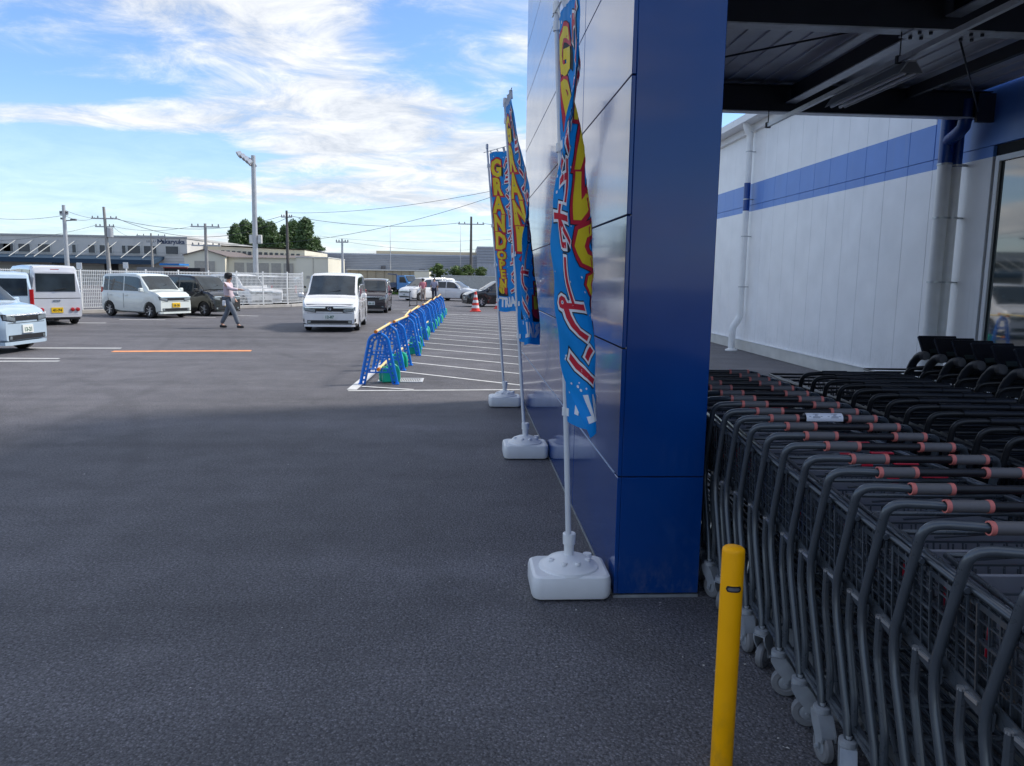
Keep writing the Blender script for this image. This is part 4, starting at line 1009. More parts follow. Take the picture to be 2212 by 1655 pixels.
    patch('lower_grille', -hw*.78, hw*.78, (.27,.37,.27,.37), BLKTRIM, 1, .012)
    for s in (-1, 1): patch('fog_lamp', s*hw*.66, s*hw*.76, (.29,.35,.29,.35), LENS, 1, .018)
    patch('bumper_lip', -hw*.9, hw*.9, (.17,.24,.17,.24), col, 1, .02, None, 12)
    patch('bumper_gap', -hw*.94, hw*.94, (fz[0]-.035,fz[0]-.025,fz[0]-.035,fz[0]-.025), BLKTRIM, 1, .003, None, 12)
    for s in (-1, 1): patch('lamp_bezel', s*hw*.47, s*hw*.965, (fz[0]-.015,fz[1]-.055,fz[0]+.045,fz[1]+.005), BLKTRIM, 1, .012)
    pm = PLATEW if plate == 'w' else PLATEY
    pf = patch('number_plate', -.165, .165, (.40,.565,.40,.565), pm, 1, .03, None, 1)
    xe = xf(0, 1)+.0315
    if text: letters('plate_digits', text, .115, INKG if plate == 'w' else BLKTRIM, pf, (xe, 0, .465), (0,1,0), (0,0,1), .004)
    letters('plate_area', '野田 300', .045, INKG if plate == 'w' else BLKTRIM, pf, (xe, 0, .540), (0,1,0), (0,0,1)) if False else None
    # tail
    tz = {'minivan':(.75,1.25),'keibox':(.70,1.10),'keivan':(.42,.52),'hatch':(.68,.86)}[kind]
    if kind == 'keivan':
        for s in (-1, 1):
            for q in (.78,.58): MB().lathe([(0,0),(.062,0),(.062,.03),(.045,.04),(0,.042)], (0,0,0), 'x', 16).build('tail_light', TAIL, t, (-L/2-.004, s*hw*q, .50), (0,0,math.pi))
    else:
        for s in (-1, 1): patch('tail_light', s*hw*.80, s*hw*.95, (tz[0],tz[1],tz[0],tz[1]), TAIL, -1, .014)
    zr = {'minivan':(1.05,1.60),'keibox':(.98,1.42),'keivan':(1.06,1.62),'hatch':(.98,1.0)}[kind]
    if kind != 'hatch': patch('rear_window', -hw*.74, hw*.74, (zr[0],zr[1],zr[0],zr[1]), CGLASS, -1, .010, None, 10)
    else:
        gr = []
        for i in range(6):
            x = (.03+.085*i/5)*L; h = ring(x); gr.append([(x-L/2, (-1+2*j/6)*h[7][0]*.92, h[7][1]+.002) for j in range(7)])
        panel('rear_window', gr, CGLASS, off=.016)
    rp = patch('rear_number_plate', -.165, .165, (.40,.565,.40,.565) if kind == 'keivan' else (.55,.715,.55,.715), pm, -1, .02, None, 1)
    if kind == 'keivan':
        patch('bumper', -hw*.96, hw*.96, (.33,.57,.33,.57), col, -1, .004, None, 12)
        if text: letters('plate_digits', text, .11, BLKTRIM, rp, (-L/2-.0215, 0, .475), (0,-1,0), (0,0,1), .004)
        patch('brake_lamp', -.12, .12, (1.72,1.76,1.72,1.76), TAIL, -1, -.02, None, 2)
        patch('tailgate_crease', -hw*.92, hw*.92, (.84,.86,.84,.86), BLKTRIM, -1, .002, None, 10)
        patch('tailgate_handle', -.10, .10, (.76,.80,.76,.80), CHROME, -1, .02, None, 2)
        MB().bar((-L/2-.03,.05,1.10),(-L/2-.03,-.28,1.17),.02,.015).build('wiper', BLKTRIM, t)
    # mirrors, handles, door seams, wheels
    xm = (c0-.055)*L-L/2
    for s in (-1, 1):
        zz = ring((c0-.05)*L)[4][1]
        MB().box(xm-.05, xm+.07, s*(hw+.04)-.0 if s > 0 else s*(hw+.21), s*(hw+.21) if s > 0 else s*(hw+.04), zz+.02, zz+.17, .03).bar((xm,s*(hw-.06),zz+.02),(xm,s*(hw+.06),zz+.06),.05,.03).build('mirror', col, t)
        for b0, b1, _, _ in sp['side'][1:]:
            MB().box((b0+.02)*L-L/2, (b0+.02)*L-L/2+.16, s*hw-.012 if s > 0 else s*hw-.016, s*hw+.016 if s > 0 else s*hw+.012, zz-.13, zz-.10, .005).build('door_handle', col, t)
            for xx in (b0-.008,):
                MB().box(xx*L-L/2-.004, xx*L-L/2+.004, s*hw*.998-.004, s*hw*.998+.004, .34, zz-.05).build('door_seam', BLKTRIM, t)
    ty, rm, spk = wheel_meshes(rw, style)
    for wf in sp['wb']:
        for s in (-1, 1):
            w_ = obj('wheel', rm, t, (wf*L-L/2, s*(hw-.10), rw)); obj('tyre', ty, w_); obj('spokes', spk, w_)
    return t, patch, panel, xf, hw, L, ring
PW_ = paint('pearl_white', (.80,.80,.79)); PS_ = paint('silver', (.66,.67,.70), .1); PG_ = paint('pale_green_white', (.70,.75,.71)); PB_ = paint('black', (.008,.008,.009)); PLB = paint('light_blue', (.46,.58,.68), .1); PDB = paint('dark_plum', (.030,.022,.028)); PGR = paint('grey', (.20,.21,.23), .2)
# white minivan driving towards the camera
v1 = make_car('minivan', 'white_minivan', 'white minivan driving towards the camera beside the blue barriers', 'minivan', PW_, (.805, -1, ground_at(660,713)), (.06,-1), .955, 'w', '12-87', style=1)
t, patch, panel, xf, hw, L, ring = v1
patch('bumper_slit', hw*.88, hw*.93, (.30,.56,.33,.58), BLKTRIM, 1, .014, None, 2); patch('bumper_slit', -hw*.93, -hw*.88, (.33,.58,.30,.56), BLKTRIM, 1, .014, None, 2)
patch('upper_strip', -hw*.92, hw*.92, (.835,.865,.835,.865), CHROME, 1, -.045, None, 12)
eb = patch('emblem_back', -.12, .12, (.655,.79,.655,.79), BLKTRIM, 1, .022, None, 1)
em = MB()
for pts in ([(.0,.0,.05),(-.03,.0,.045),(-.05,.0,.01),(-.03,.0,-.03),(.01,.0,-.01),(.04,.0,.035),(.055,.0,.0),(.03,.0,-.04),(.0,.0,-.035)],): em.tube([(0, p[0], p[2]) for p in pts], .009, 6)
em.build('emblem', CHROME, eb, (xf(0,1)+.028, 0, .72))
# seated driver and hanging red charm behind the windshield are only hinted by the dark glass
make_car('keibox', 'dark_car', 'dark plum car following behind the white minivan', 'car', PDB, (.84, 1, ground_at(838,676)), (.02,-1), .93, 'w', '36-15')
make_car('keivan', 'silver_van', 'silver boxy small van seen from behind, parked at the white fence', 'van', PS_, (.20, -1, ground_at(168,699)), (-.66,.75), .98, 'y', '41-74')
make_car('keibox', 'pale_green_car', 'pale greenish white boxy small car with yellow plate at the fence', 'car', PG_, (.84, -1, ground_at(323,687.5)), (.85,-.53), .99, 'y', '58-30')
make_car('keibox', 'black_car', 'black boxy small car parked behind the walking attendant', 'car', PB_, (.84, -1, ground_at(440,683)), (.85,-.53), .97, 'y', '27-06', style=1)
make_car('keibox', 'blue_grey_car', 'pale blue car nose with chrome grille at the left edge of the picture', 'car', PLB, (.84, -1, ground_at(-48,766)), (1,-.08), 1.0, 'w', '13-21')
make_car('minivan', 'light_blue_car', 'light blue car seen from behind at the left edge, with upright red tail lamps', 'car', PLB, (.19, -1, ground_at(70,705)), (-.62,.78), .9, 'w', '62-18')
make_car('keibox', 'white_car', 'white car parked behind the mesh fence next to the attendant', 'car', PW_, (.84, -1, ground_at(525,664)), (.80,-.6), 1.0, 'w', '77-40')
make_car('minivan', 'white_car', 'white car with yellow plate behind the right end of the mesh fence', 'car', PW_, (.805, 1, ground_at(612,657)), (.25,-.97), .86, 'y', '19-52')
make_car('minivan', 'black_van', 'black van standing just right of the mesh fence end', 'van', PB_, (.19, -1, ground_at(646,657)), (-.1,1), .84, 'w', '30-88')
make_car('keibox', 'dark_red_car', 'dark car partly hidden behind the left side of the white minivan', 'car', paint('wine', (.07,.012,.015)), (.84, -1, ground_at(672,652)), (-.3,-1), .98, 'w', '45-11')
make_car('minivan', 'white_van', 'white van parked behind the two walking people', 'van', PW_, (.805, 1, ground_at(908,650)), (-.75,-.66), .86, 'w', '84-20')
make_car('hatch', 'white_hatchback', 'white hatchback facing right in front of the corrugated fence', 'car', PW_, (.80, -1, ground_at(1003,651)), (.93,-.36), .92, 'w', '51-66')
make_car('hatch', 'black_hatchback', 'black hatchback facing left beside the red cone', 'car', PB_, (.80, 1, ground_at(1040,663.5)), (-.98,-.2), .98, 'w', '73-09')
# blue flatbed truck
gp = ground_at(868,636); tr = thing('blue_truck', 'bright blue cab flatbed truck parked far behind the dark car', 'truck', gp, math.atan2(-.55,.84), 'vehicles in the parking lot')
PBL = paint('truck_blue', (.05,.24,.55)); k = .84
cabp = [(.0,.55),(.0,1.9),(.12,2.02),(1.0,2.02),(1.45,1.35),(1.6,1.2),(1.62,.5)]
MB().prism([(x*k,z*k) for x,z in cabp], -.85*k, .85*k, 'y').build('cab', PBL, tr)
for s in (-1, 1): MB().add([(.35*k,s*.857*k,1.25*k),(1.3*k,s*.857*k,1.25*k),(.98*k,s*.857*k,1.85*k),(.35*k,s*.857*k,1.85*k)], [(0,1,2,3)]).build('side_window', CGLASS, tr, fix=False)
MB().add([(1.05*k,-.75*k,1.96*k),(1.05*k,.75*k,1.96*k),(1.44*k,.75*k,1.38*k),(1.44*k,-.75*k,1.38*k)], [(0,1,2,3)]).build('windshield', CGLASS, tr, (.03,0,.02), fix=False)
MB().box(1.60*k,1.66*k,-.8*k,.8*k,.45*k,.65*k,.02).build('bumper', PLATEW, tr)
MB().box(-1.9*k,-.06*k,-.9*k,.9*k,.75*k,.85*k).box(-1.9*k,-.06*k,-.9*k,-.85*k,.8505*k,1.25*k).box(-1.9*k,-.06*k,.85*k,.9*k,.8505*k,1.25*k).build('flatbed', paint('truck_navy', (.02,.05,.12)), tr)
MB().bar((-.2*k,-.6*k,2.1*k),(-1.7*k,-.2*k,2.15*k),.12*k).bar((-.15*k,-.6*k,.8505*k),(-.2*k,-.6*k,2.1*k),.14*k).build('crane_arm', mat('crane_grey', (.10,.12,.17), .5), tr)
MB().box(-1.8*k,1.5*k,-.4*k,.4*k,.45*k,.70*k).build('chassis', BLKTRIM, tr)
ty, rm, spk = wheel_meshes(.36, 1)
for x in (.75*k,-1.3*k):
    for s in (-1, 1): w_ = obj('wheel', rm, tr, (x, s*.72*k, .36)); obj('tyre', ty, w_); obj('spokes', spk, w_)
# ================================================================== people
SKIN = mat('skin', (.50,.28,.19), .5, var=.06); HAIR = mat('hair_dark', (.012,.010,.010), .5, var=.1)
def skin_mesh(name, pts, edges, m, sub=2, root=0):
    me = bpy.data.meshes.new(name); me.from_pydata([p[:3] for p in pts], edges, []); o = bpy.data.objects.new(name, me); COL.objects.link(o)
    o.modifiers.new('skin', 'SKIN'); s = o.modifiers.new('sub', 'SUBSURF'); s.levels = sub; s.render_levels = sub
    if not me.skin_vertices: me.attributes.new('skin', 'FLOAT', 'POINT')
    for i, p in enumerate(pts):
        r = p[3]; me.skin_vertices[0].data[i].radius = (r, r if not isinstance(r, tuple) else r[1]) if not isinstance(r, tuple) else r
        me.skin_vertices[0].data[i].use_root = (i == root)
    dg = bpy.context.evaluated_depsgraph_get(); out = bpy.data.meshes.new_from_object(o.evaluated_get(dg)); bpy.data.objects.remove(o)
    out.materials.clear(); out.materials.append(m)
    for p in out.polygons: p.use_smooth = True
    return out
def person(label, loc, rz, J, top, bottom, shoes, hat=None, hair=HAIR, sleeve=True, sc=1.0, skirt=False):
    """J: joint positions in metres; x is forward, y left"""
    t = thing('person', label, 'person', loc, rz, None, sc)
    P = [('pelvis',.115),('waist',.11),('chest',.14),('neckb',.065),('neck',.052),('jaw',.075),('head',.098),('crown',.07)]
    names = []; pts = []
    def add(n, p, r): names.append(n); pts.append((*p, r)); return len(pts)-1
    for n, r in P: add(n, J[n], r)
    E = [(i, i+1) for i in range(7)]
    nose = add('nose', Vector(J['head'])+Vector((.108,0,-.022)), .016); E.append((6, nose))
    for s in ('l','r'):
        a = [add(s+n, J[s+n], r) for n, r in (('sh',.058),('el',.042),('wr',.030),('hd',.032))]; E += [(2,a[0]),(a[0],a[1]),(a[1],a[2]),(a[2],a[3])]
        w = Vector(J[s+'hd']); d = (w-Vector(J[s+'wr'])).normalized(); sd = d.cross(Vector((0,0,1)) if abs(d.z) < .9 else Vector((1,0,0))).normalized(); u2 = d.cross(sd).normalized()
        for q in range(4):
            b = w+d*.03+sd*(q-1.5)*.018; i1 = add('f', b+d*.035, .008); i2 = add('f', b+d*(.066 if q in (1,2) else .055)-u2*.012, .0065); E += [(a[3],i1),(i1,i2)]
        i1 = add('th', w-d*.005+sd*.045, .010); E.append((a[3], i1))
        l = [add(s+n, J[s+n], r) for n, r in (('hip',.088),('kn',.056),('an',.038),('to',.036))]; E += [(0,l[0]),(l[0],l[1]),(l[1],l[2]),(l[2],l[3])]
    obj('body', skin_mesh('body', pts, E, SKIN), t)
    def g(n): return Vector(J[n])
    S_ = [(*g('pelvis')+Vector((0,0,-.06)),.148),(*g('waist'),.136),(*g('chest'),.165),(*g('neckb')+Vector((0,0,-.03)),.085)]; E2 = [(0,1),(1,2),(2,3)]
    for s in ('l','r'):
        k0 = len(S_); S_ += [(*g(s+'sh'),.076),(*g(s+'el'),.060)]; E2 += [(2,k0),(k0,k0+1)]
        if sleeve: S_ += [(*g(s+'wr').lerp(g(s+'el'),.08),.046)]; E2 += [(k0+1,k0+2)]
    obj('shirt', skin_mesh('shirt', S_, E2, top), t)
    T_ = [(*g('pelvis'),.138)]; E3 = []
    if skirt:
        T_ = [(*g('pelvis')+Vector((0,0,.05)),.14),(*g('pelvis')+Vector((0,0,-.15)),.17),(*g('pelvis')+Vector((0,0,-.38)),.19)]; E3 = [(0,1),(1,2)]
    else:
        for s in ('l','r'):
            k0 = len(T_); T_ += [(*g(s+'hip'),.105),(*g(s+'kn'),.080),(*g(s+'an')+Vector((0,0,.03)),.068)]; E3 += [(0,k0),(k0,k0+1),(k0+1,k0+2)]
    obj('trousers', skin_mesh('trousers', T_, E3, bottom), t)
    for s in ('l','r'):
        d = (g(s+'to')-g(s+'an')); d.z = 0; d.normalize(); a = g(s+'an'); z0 = min(g(s+'to').z, a.z-.04)
        obj('shoe', skin_mesh('shoe', [(a.x-d.x*.06,a.y-d.y*.06,z0+.012,.048),(a.x+d.x*.06,a.y+d.y*.06,z0+.010,.048),(a.x+d.x*.17,a.y+d.y*.17,z0+.002,.038)], [(0,1),(1,2)], shoes), t)
    h = g('head'); hm = MB()
    if hat:
        hm.lathe([(.118,.03),(.118,.07),(.10,.115),(.05,.135),(0,.138)], h, 'z', 16); hm.prism([(.08,-.09),(.14,-.08),(.19,-.03),(.19,.03),(.14,.08),(.08,.09)], .03, .042, 'z') if False else None
        c_ = hm.build('cap', hat, t)
        br = MB(); br.prism([(h.x+.07,h.y-.09),(h.x+.14,h.y-.085),(h.x+.20,h.y-.03),(h.x+.20,h.y+.03),(h.x+.14,h.y+.085),(h.x+.07,h.y+.09)], h.z+.035, h.z+.048, 'z'); br.build('cap_brim', hat, c_)
        hr = MB(); hr.lathe([(.104,-.06),(.112,.0),(.112,.05)], h+Vector((-.012,0,0)), 'z', 14); hr.build('hair', hair, t)
    else:
        obj('hair', skin_mesh('hair', [(h.x-.03,h.y,h.z-.05,.095),(h.x-.022,h.y,h.z+.03,.108),(h.x-.005,h.y,h.z+.075,.085)], [(0,1),(1,2)], hair), t)
    for s in (-1, 1): MB().lathe([(0,.006),(.008,.004),(.010,0)], h+Vector((.094,s*.032,.008)), 'x', 8).build('eye', BLKTRIM, t)
    MB().box(h.x+.080,h.x+.090,h.y-.022,h.y+.022,h.z-.064,h.z-.057).build('mouth', mat('lips', (.30,.10,.09), .5), t)
    return t
BASEJ = dict(pelvis=(0,0,.90), waist=(0,0,1.06), chest=(.01,0,1.26), neckb=(.0,0,1.40), neck=(.01,0,1.45), jaw=(.035,0,1.50), head=(.02,0,1.565), crown=(.01,0,1.63),
  lsh=(0,.185,1.345), lel=(-.02,.235,1.08), lwr=(.06,.235,.86), lhd=(.08,.23,.80), rsh=(0,-.185,1.345), rel=(-.02,-.235,1.08), rwr=(.06,-.235,.86), rhd=(.08,-.23,.80),
  lhip=(0,.095,.86), lkn=(.02,.10,.48), lan=(-.01,.10,.09), lto=(.13,.11,.04), rhip=(0,-.095,.86), rkn=(.02,-.10,.48), ran=(-.01,-.10,.09), rto=(.13,-.11,.04))
J1 = dict(BASEJ); J1.update(lkn=(-.10,.10,.49), lan=(-.30,.10,.10), lto=(-.17,.11,.04), rkn=(.20,-.09,.50), ran=(.33,-.09,.09), rto=(.47,-.09,.05), rel=(.20,-.22,1.20), rwr=(.42,-.16,1.19), rhd=(.50,-.14,1.18), lel=(-.03,.22,1.08), lwr=(.10,.20,.90), lhd=(.14,.18,.86))
SHIRTP = mat('cloth_pale_pink', (.66,.54,.58), .8, var=.08, scale=9); TROUG = mat('cloth_grey', (.15,.17,.20), .85, var=.15, scale=9); SHOEB = mat('shoe_black', (.012,.012,.012), .5); CAPB = mat('cap_black', (.02,.018,.02), .8)
pg = ground_at(496,709)
person('attendant in pale shirt, grey trousers and dark cap walking with one arm held out', pg, R(-8), J1, SHIRTP, TROUG, SHOEB, hat=CAPB, sc=1.0)
wn1 = tag(MB().box(-.05,.05,-.03,.03,-.11,.06,.02).build('glove_bag', FWHT, None, (pg.x-.08, pg.y-.20, .80)), 'white cloth hanging at the hip of the walking attendant', 'cloth')
J2 = dict(BASEJ); J2.update(lel=(.16,.22,1.10), lwr=(.36,.18,1.02), lhd=(.43,.17,1.01), rel=(.16,-.22,1.10), rwr=(.36,-.18,1.02), rhd=(.43,-.17,1.01), lkn=(.08,.10,.48), lan=(.10,.10,.09), lto=(.24,.11,.04), ran=(-.12,-.10,.11), rto=(0,-.11,.04))
p2 = ground_at(914,652); person('person in a pink top and white hat pushing a trolley, seen from behind', p2, R(100), J2, mat('cloth_pink', (.62,.22,.26), .8, var=.1, scale=8), mat('cloth_beige', (.45,.36,.30), .85), SHOEB, hat=mat('hat_white', (.6,.6,.6), .8), sc=.92)
J3 = dict(BASEJ); J3.update(lkn=(.09,.10,.48), lan=(.10,.10,.09), lto=(.24,.11,.04), ran=(-.14,-.10,.11), rto=(-.01,-.11,.04))
p3_ = ground_at(938,651); person('grey haired person in a pale lilac shirt walking away from the camera', p3_, R(85), J3, mat('cloth_lilac', (.36,.36,.46), .8, var=.1, scale=8), mat('cloth_navy', (.03,.035,.06), .85), SHOEB, hair=mat('hair_grey', (.16,.15,.15), .6), sleeve=False, sc=.95)
tp = ground_at(893,662); tw = thing('hand_trolley', 'small dark hand trolley pushed by the person in pink', 'trolley', tp)
MB().tube([(-.2,-.1,.05),(-.2,.1,.95),(.2,.1,.95),(.2,-.1,.05)], .018, 6).tube([(-.2,.35,.06),(-.2,-.3,.06),(.2,-.3,.06),(.2,.35,.06)], .018, 6).build('frame', BLKTRIM, tw)
for x in (-.2,.2):
    for y in (-.28,.33): MB().lathe([(0,-.02),(.05,-.02),(.05,.02),(0,.02)], (x,y,.05), 'x', 12).build('wheel', TYRE, tw)
MB().box(-.18,.18,-.22,.08,.40,.43).build('tray', BLKTRIM, tw)
# ================================================================== white mesh fence
FENW = mat('fence_white', (.74,.75,.74), .45, var=.06, scale=5); KERB = mat('kerb_concrete', (.42,.40,.37), .85, var=.15, scale=3, bump=.3, bscale=30)
A_, B_ = ground_at(176,677.5), ground_at(622,663.5); d_ = (B_-A_).normalized(); A_ = A_-d_*14; LEN = (B_-A_).length; ang = math.atan2(d_.y, d_.x)
fence = thing('mesh_fence', 'white welded mesh fence on a concrete kerb behind the parked cars', 'fence', A_, ang)
MB().box(-.2, LEN+.1, -.12, .12, 0, .15, .015).build('kerb', KERB, fence)
NP = 16; pw = LEN/NP; FT = 1.72
pm_ = MB()
for i in range(int(pw/.075)): pm_.bar((.04+i*.075,0,.22), (.04+i*.075,0,FT), .016)
for k in range(11): pm_.bar((.0,.012,.24+k*.145), (pw-.03,.012,.24+k*.145), .016)
for z in (.24,.95,FT-.04): pm_.bar((.0,.02,z), (pw-.03,.02,z), .03)
_pm = pm_.mesh('mesh_panel', FENW, False); _pp = MB().box(-.03,.03,-.03,.03,.151,FT+.06,.006).mesh('post', FENW)
for i in range(NP+1):
    obj('post', _pp, fence, (i*pw, 0, 0))
    if i < NP: obj('mesh_panel', _pm, fence, (i*pw+.015, -.045, 0))
B2 = ground_at(660,661); d2 = (B2-B_); f2 = thing('mesh_fence', 'short return of the white mesh fence at its right end', 'fence', B_, math.atan2(d2.y, d2.x)); n2 = max(1, int(d2.length/pw))
MB().box(.15, n2*pw+.1, -.12, .12, 0, .15, .015).build('kerb', KERB, f2)
for i in range(1, n2+1): obj('post', _pp, f2, (i*pw, 0, 0)); obj('mesh_panel', _pm, f2, ((i-1)*pw+.05, -.045, 0))
# ================================================================== far buildings
def cm(name, rgb, rough=.75, **k): return mat('far_'+name, rgb, rough, **k)
FGREY = cm('grey_beige', (.62,.60,.56), var=.08, scale=.5); FDK = cm('dark_glass', (.05,.06,.075), .15); FBLUEC = cm('blue_canopy', (.02,.05,.09)); FCREAM = cm('cream', (.80,.75,.60), var=.08, scale=.4); FROOF = cm('brown_roof', (.16,.13,.12)); FGRY2 = cm('steel_grey', (.46,.48,.52), var=.08, scale=.4); FWH = cm('offwhite', (.60,.60,.57)); FSHUT = cm('shutter', (.45,.42,.36)); FPALE = cm('brace_pale', (.62,.62,.58)); FTARP = cm('tarp_blue', (.02,.20,.55))
def Z(px, py, Y): return at(px, py, Y)
Y1_ = 92.0
wb_ = Z(-160, 580, Y1_); we_ = Z(405, 580, Y1_); gw = thing('grey_warehouse', 'long grey two-storey warehouse with blue awning and diagonal stays', 'building', (wb_.x, Y1_, 0))
def gx(px): return Z(px, 560, Y1_).x-wb_.x
def gz(px, py): return Z(px, py, Y1_).z
TOPZ = gz(200, 512); WL = gx(405)
MB().box(0, WL, 0, 30, 0, TOPZ).build('wall', FGREY, gw); MB().box(-.1, WL+.1, -.1, 30.1, TOPZ, TOPZ+.22).build('roof_edge', cm('coping_grey', (.40,.40,.39)), gw)
s_ = .241
for k in range(9): MB().box(0, WL, -.02, 0, gz(200,527)-.9-k*.32, gz(200,527)-.87-k*.32).build('cladding_joint', cm('joint_grey', (.40,.39,.37)), gw)
for a, c in ((40,130),(175,280),(350,460),(655,690),(800,860),(900,950),(985,1012),(1100,1135),(1150,1265),(1295,1410),(1490,1605)):
    x0, x1 = gx(a*s_), gx(c*s_); zt, zb2 = gz(200,529.5), gz(200,546)
    w_ = MB().box(x0-.06, x1+.06, -.08, -.021, zb2-.06, zt+.06).build('window', FPALE, gw); n = max(1, round((x1-x0)/1.1))
    for i in range(n): MB().box(x0+(x1-x0)*i/n+.03, x0+(x1-x0)*(i+1)/n-.03, -.10, -.081, zb2, zt).build('pane', FDK, w_)
for i in range(-3, 1): 
    x0 = gx(i*34-6); MB().box(x0, x0+1.6, -.10, -.021, gz(200,546), gz(200,529.5)).build('window', FDK, gw)
zc1, zc2 = gz(200,551.5), gz(200,558)
xe_ = gx(355); MB().add([(0,-3.2,zc2),(xe_,-3.2,zc2-.15),(xe_,0,zc1),(0,0,zc1),(0,-3.2,zc2-.5),(xe_,-3.2,zc2-.65),(xe_,0,zc1-.3),(0,0,zc1-.3)], [(0,1,2,3),(4,7,6,5),(0,4,5,1),(1,5,6,2),(3,2,6,7),(0,3,7,4)]).build('awning', FBLUEC, gw)
for xz in (165,310,450,525,690,885,1065,1275,1460,20,-120):
    x0 = gx(xz*s_); MB().bar((x0,-.1,gz(200,520)), (x0-gx(10)+gx(-12),-3.0,zc2+.05), .06).build('awning_stay', FPALE, gw)
for a, c in ((230,310),(350,440),(465,500),(505,530),(540,570)): MB().box(gx(a*s_), gx(c*s_), -.08, -.021, gz(200,582) if a < 450 else gz(200,574), gz(200,573) if a < 450 else gz(200,566)).build('opening', FDK, gw)
MB().box(gx(935*s_), gx(1058*s_), -.09, -.021, 0, gz(200,568)).build('dock_door', cm('dock_dark', (.03,.03,.035)), gw)
letters('sign_lettering', 'Nakaryuka', (gz(370,518)-gz(370,528))*1.35, cm('sign_navy', (.06,.08,.14)), gw, (gx(371), -.04, gz(370,522.5)), (1,0,0), (0,0,1), .02)
em_ = MB(); em_.add([(gx(347),-.04,gz(350,522)),(gx(351),-.04,gz(350,518)),(gx(355),-.04,gz(350,521)),(gx(351),-.04,gz(350,525))], [(0,1,2,3)]); em_.build('sign_mark', cm('sign_navy', (.06,.08,.14)), gw, fix=False)
# container and tarp shed in front of the warehouse
q = Z(320, 585, 76); sh = thing('dark_container', 'dark open container with red edge below the grey warehouse', 'container', (q.x, 76, 0)); xx = lambda p: Z(p,575,76).x-q.x; zz_ = lambda y: Z(360,y,76).z
MB().box(xx(295), xx(352), 0, 3, 0, zz_(578)).build('side', cm('container_grey', (.22,.23,.24)), sh); MB().box(xx(352), xx(430), .3, 3, 0, zz_(578)).build('interior', cm('container_dark', (.02,.02,.025)), sh); MB().box(xx(352), xx(404), 0, .25, zz_(579), zz_(576.5)).build('lintel', cm('container_red', (.30,.06,.05)), sh); MB().box(xx(340), xx(383), .5, 3.2, zz_(573), zz_(569)).build('tarp', FTARP, sh)
# cream gabled building
Yc = 84.0; q = Z(398, 590, Yc); cbld = thing('cream_gable_building', 'cream gabled building with large shutter behind the fence', 'building', (q.x, Yc, 0)); cx_ = lambda p: Z(p,560,Yc).x-q.x; cz_ = lambda y: Z(440,y,Yc).z
pk = [(cx_(398),0),(cx_(398),cz_(551)),(cx_(443),cz_(539)),(cx_(486),cz_(551)),(cx_(486),0)]
MB().prism(pk, 0, 14, 'y').build('wall', FCREAM, cbld)
MB().add([(cx_(396),-.3,cz_(551)),(cx_(443),-.3,cz_(538)),(cx_(443),14,cz_(538)),(cx_(396),14,cz_(551)),(cx_(396),-.3,cz_(552.5)),(cx_(443),-.3,cz_(539.5)),(cx_(443),14,cz_(539.5)),(cx_(396),14,cz_(552.5))], [(0,1,2,3),(4,7,6,5),(0,4,5,1),(3,2,6,7),(0,3,7,4)]).build('roof', FROOF, cbld)
MB().add([(cx_(490),-.3,cz_(552)),(cx_(443),-.3,cz_(538)),(cx_(443),14,cz_(538)),(cx_(490),14,cz_(552)),(cx_(490),-.3,cz_(553.5)),(cx_(443),-.3,cz_(539.5)),(cx_(443),14,cz_(539.5)),(cx_(490),14,cz_(553.5))], [(3,2,1,0),(5,6,7,4),(1,5,4,0),(7,6,2,3),(4,7,3,0)]).build('roof', FROOF, cbld)
MB().box(cx_(420), cx_(464), -.06, -.005, 0, cz_(564)).build('shutter', FSHUT, cbld)
MB().box(cx_(486)+.02, cx_(640), 1, 12, 0, cz_(554)).build('side_hall', FCREAM, cbld)
for i in range(5): MB().box(cx_(500+i*27), cx_(521+i*27), .93, .99, 0, cz_(566)).build('shutter', FSHUT, cbld)
MB().add([(cx_(486)+.02,.6,cz_(555)),(cx_(642),.6,cz_(553)),(cx_(642),12,cz_(543)),(cx_(486)+.02,12,cz_(543))], [(0,1,2,3)]).build('lean_roof', FROOF, cbld, fix=False)
# long hall with clerestory
Yh = 98.0; q = Z(405, 590, Yh); hall = thing('long_cream_hall', 'long low cream hall with a row of small clerestory windows', 'building', (q.x, Yh, 0)); hx = lambda p: Z(p,545,Yh).x-q.x; hz = lambda p,y: Z(p,y,Yh).z
MB().add([(0,0,0),(hx(658),0,0),(hx(658),0,hz(658,541)),(0,0,hz(405,529)),(0,16,0),(hx(658),16,0),(hx(658),16,hz(658,541)),(0,16,hz(405,529))], [(0,1,2,3),(4,7,6,5),(0,3,7,4),(1,5,6,2),(3,2,6,7)]).build('wall', FCREAM, hall)
MB().add([(-.2,-.4,hz(405,528)),(hx(660),-.4,hz(660,540.5)),(hx(660),16.4,hz(660,539.5)),(-.2,16.4,hz(405,527))], [(0,1,2,3)]).build('roof', FWH, hall, (0,0,.1), fix=False)
for i in range(15):
    p = 478+i*11.6; zt = hz(p, 541+i*.55); MB().box(hx(p), hx(p+7), -.08, -.005, zt-.45, zt).build('window', FDK, hall)
# cream box building
Yb = 74.0; q = Z(636, 604, Yb); bx_ = thing('cream_box_building', 'plain cream box building behind the white minivan', 'building', (q.x, Yb, 0)); bx2 = lambda p: Z(p,580,Yb).x-q.x; bz = lambda y: Z(680,y,Yb).z
MB().box(bx2(640), bx2(709), 0, 10, 0, bz(557)).build('wall', FCREAM, bx_); MB().box(bx2(639), bx2(710), -.1, 10.1, bz(557), bz(555)).build('coping', FPALE, bx_)
for a, c in ((646,654),(662,669)): MB().box(bx2(a), bx2(c), -.06, -.005, bz(602), bz(596)).build('window', FSHUT, bx_)
MB().box(bx2(676.5), bx2(677.3), -.05, -.004, 0, bz(558)).build('joint', FSHUT, bx_)
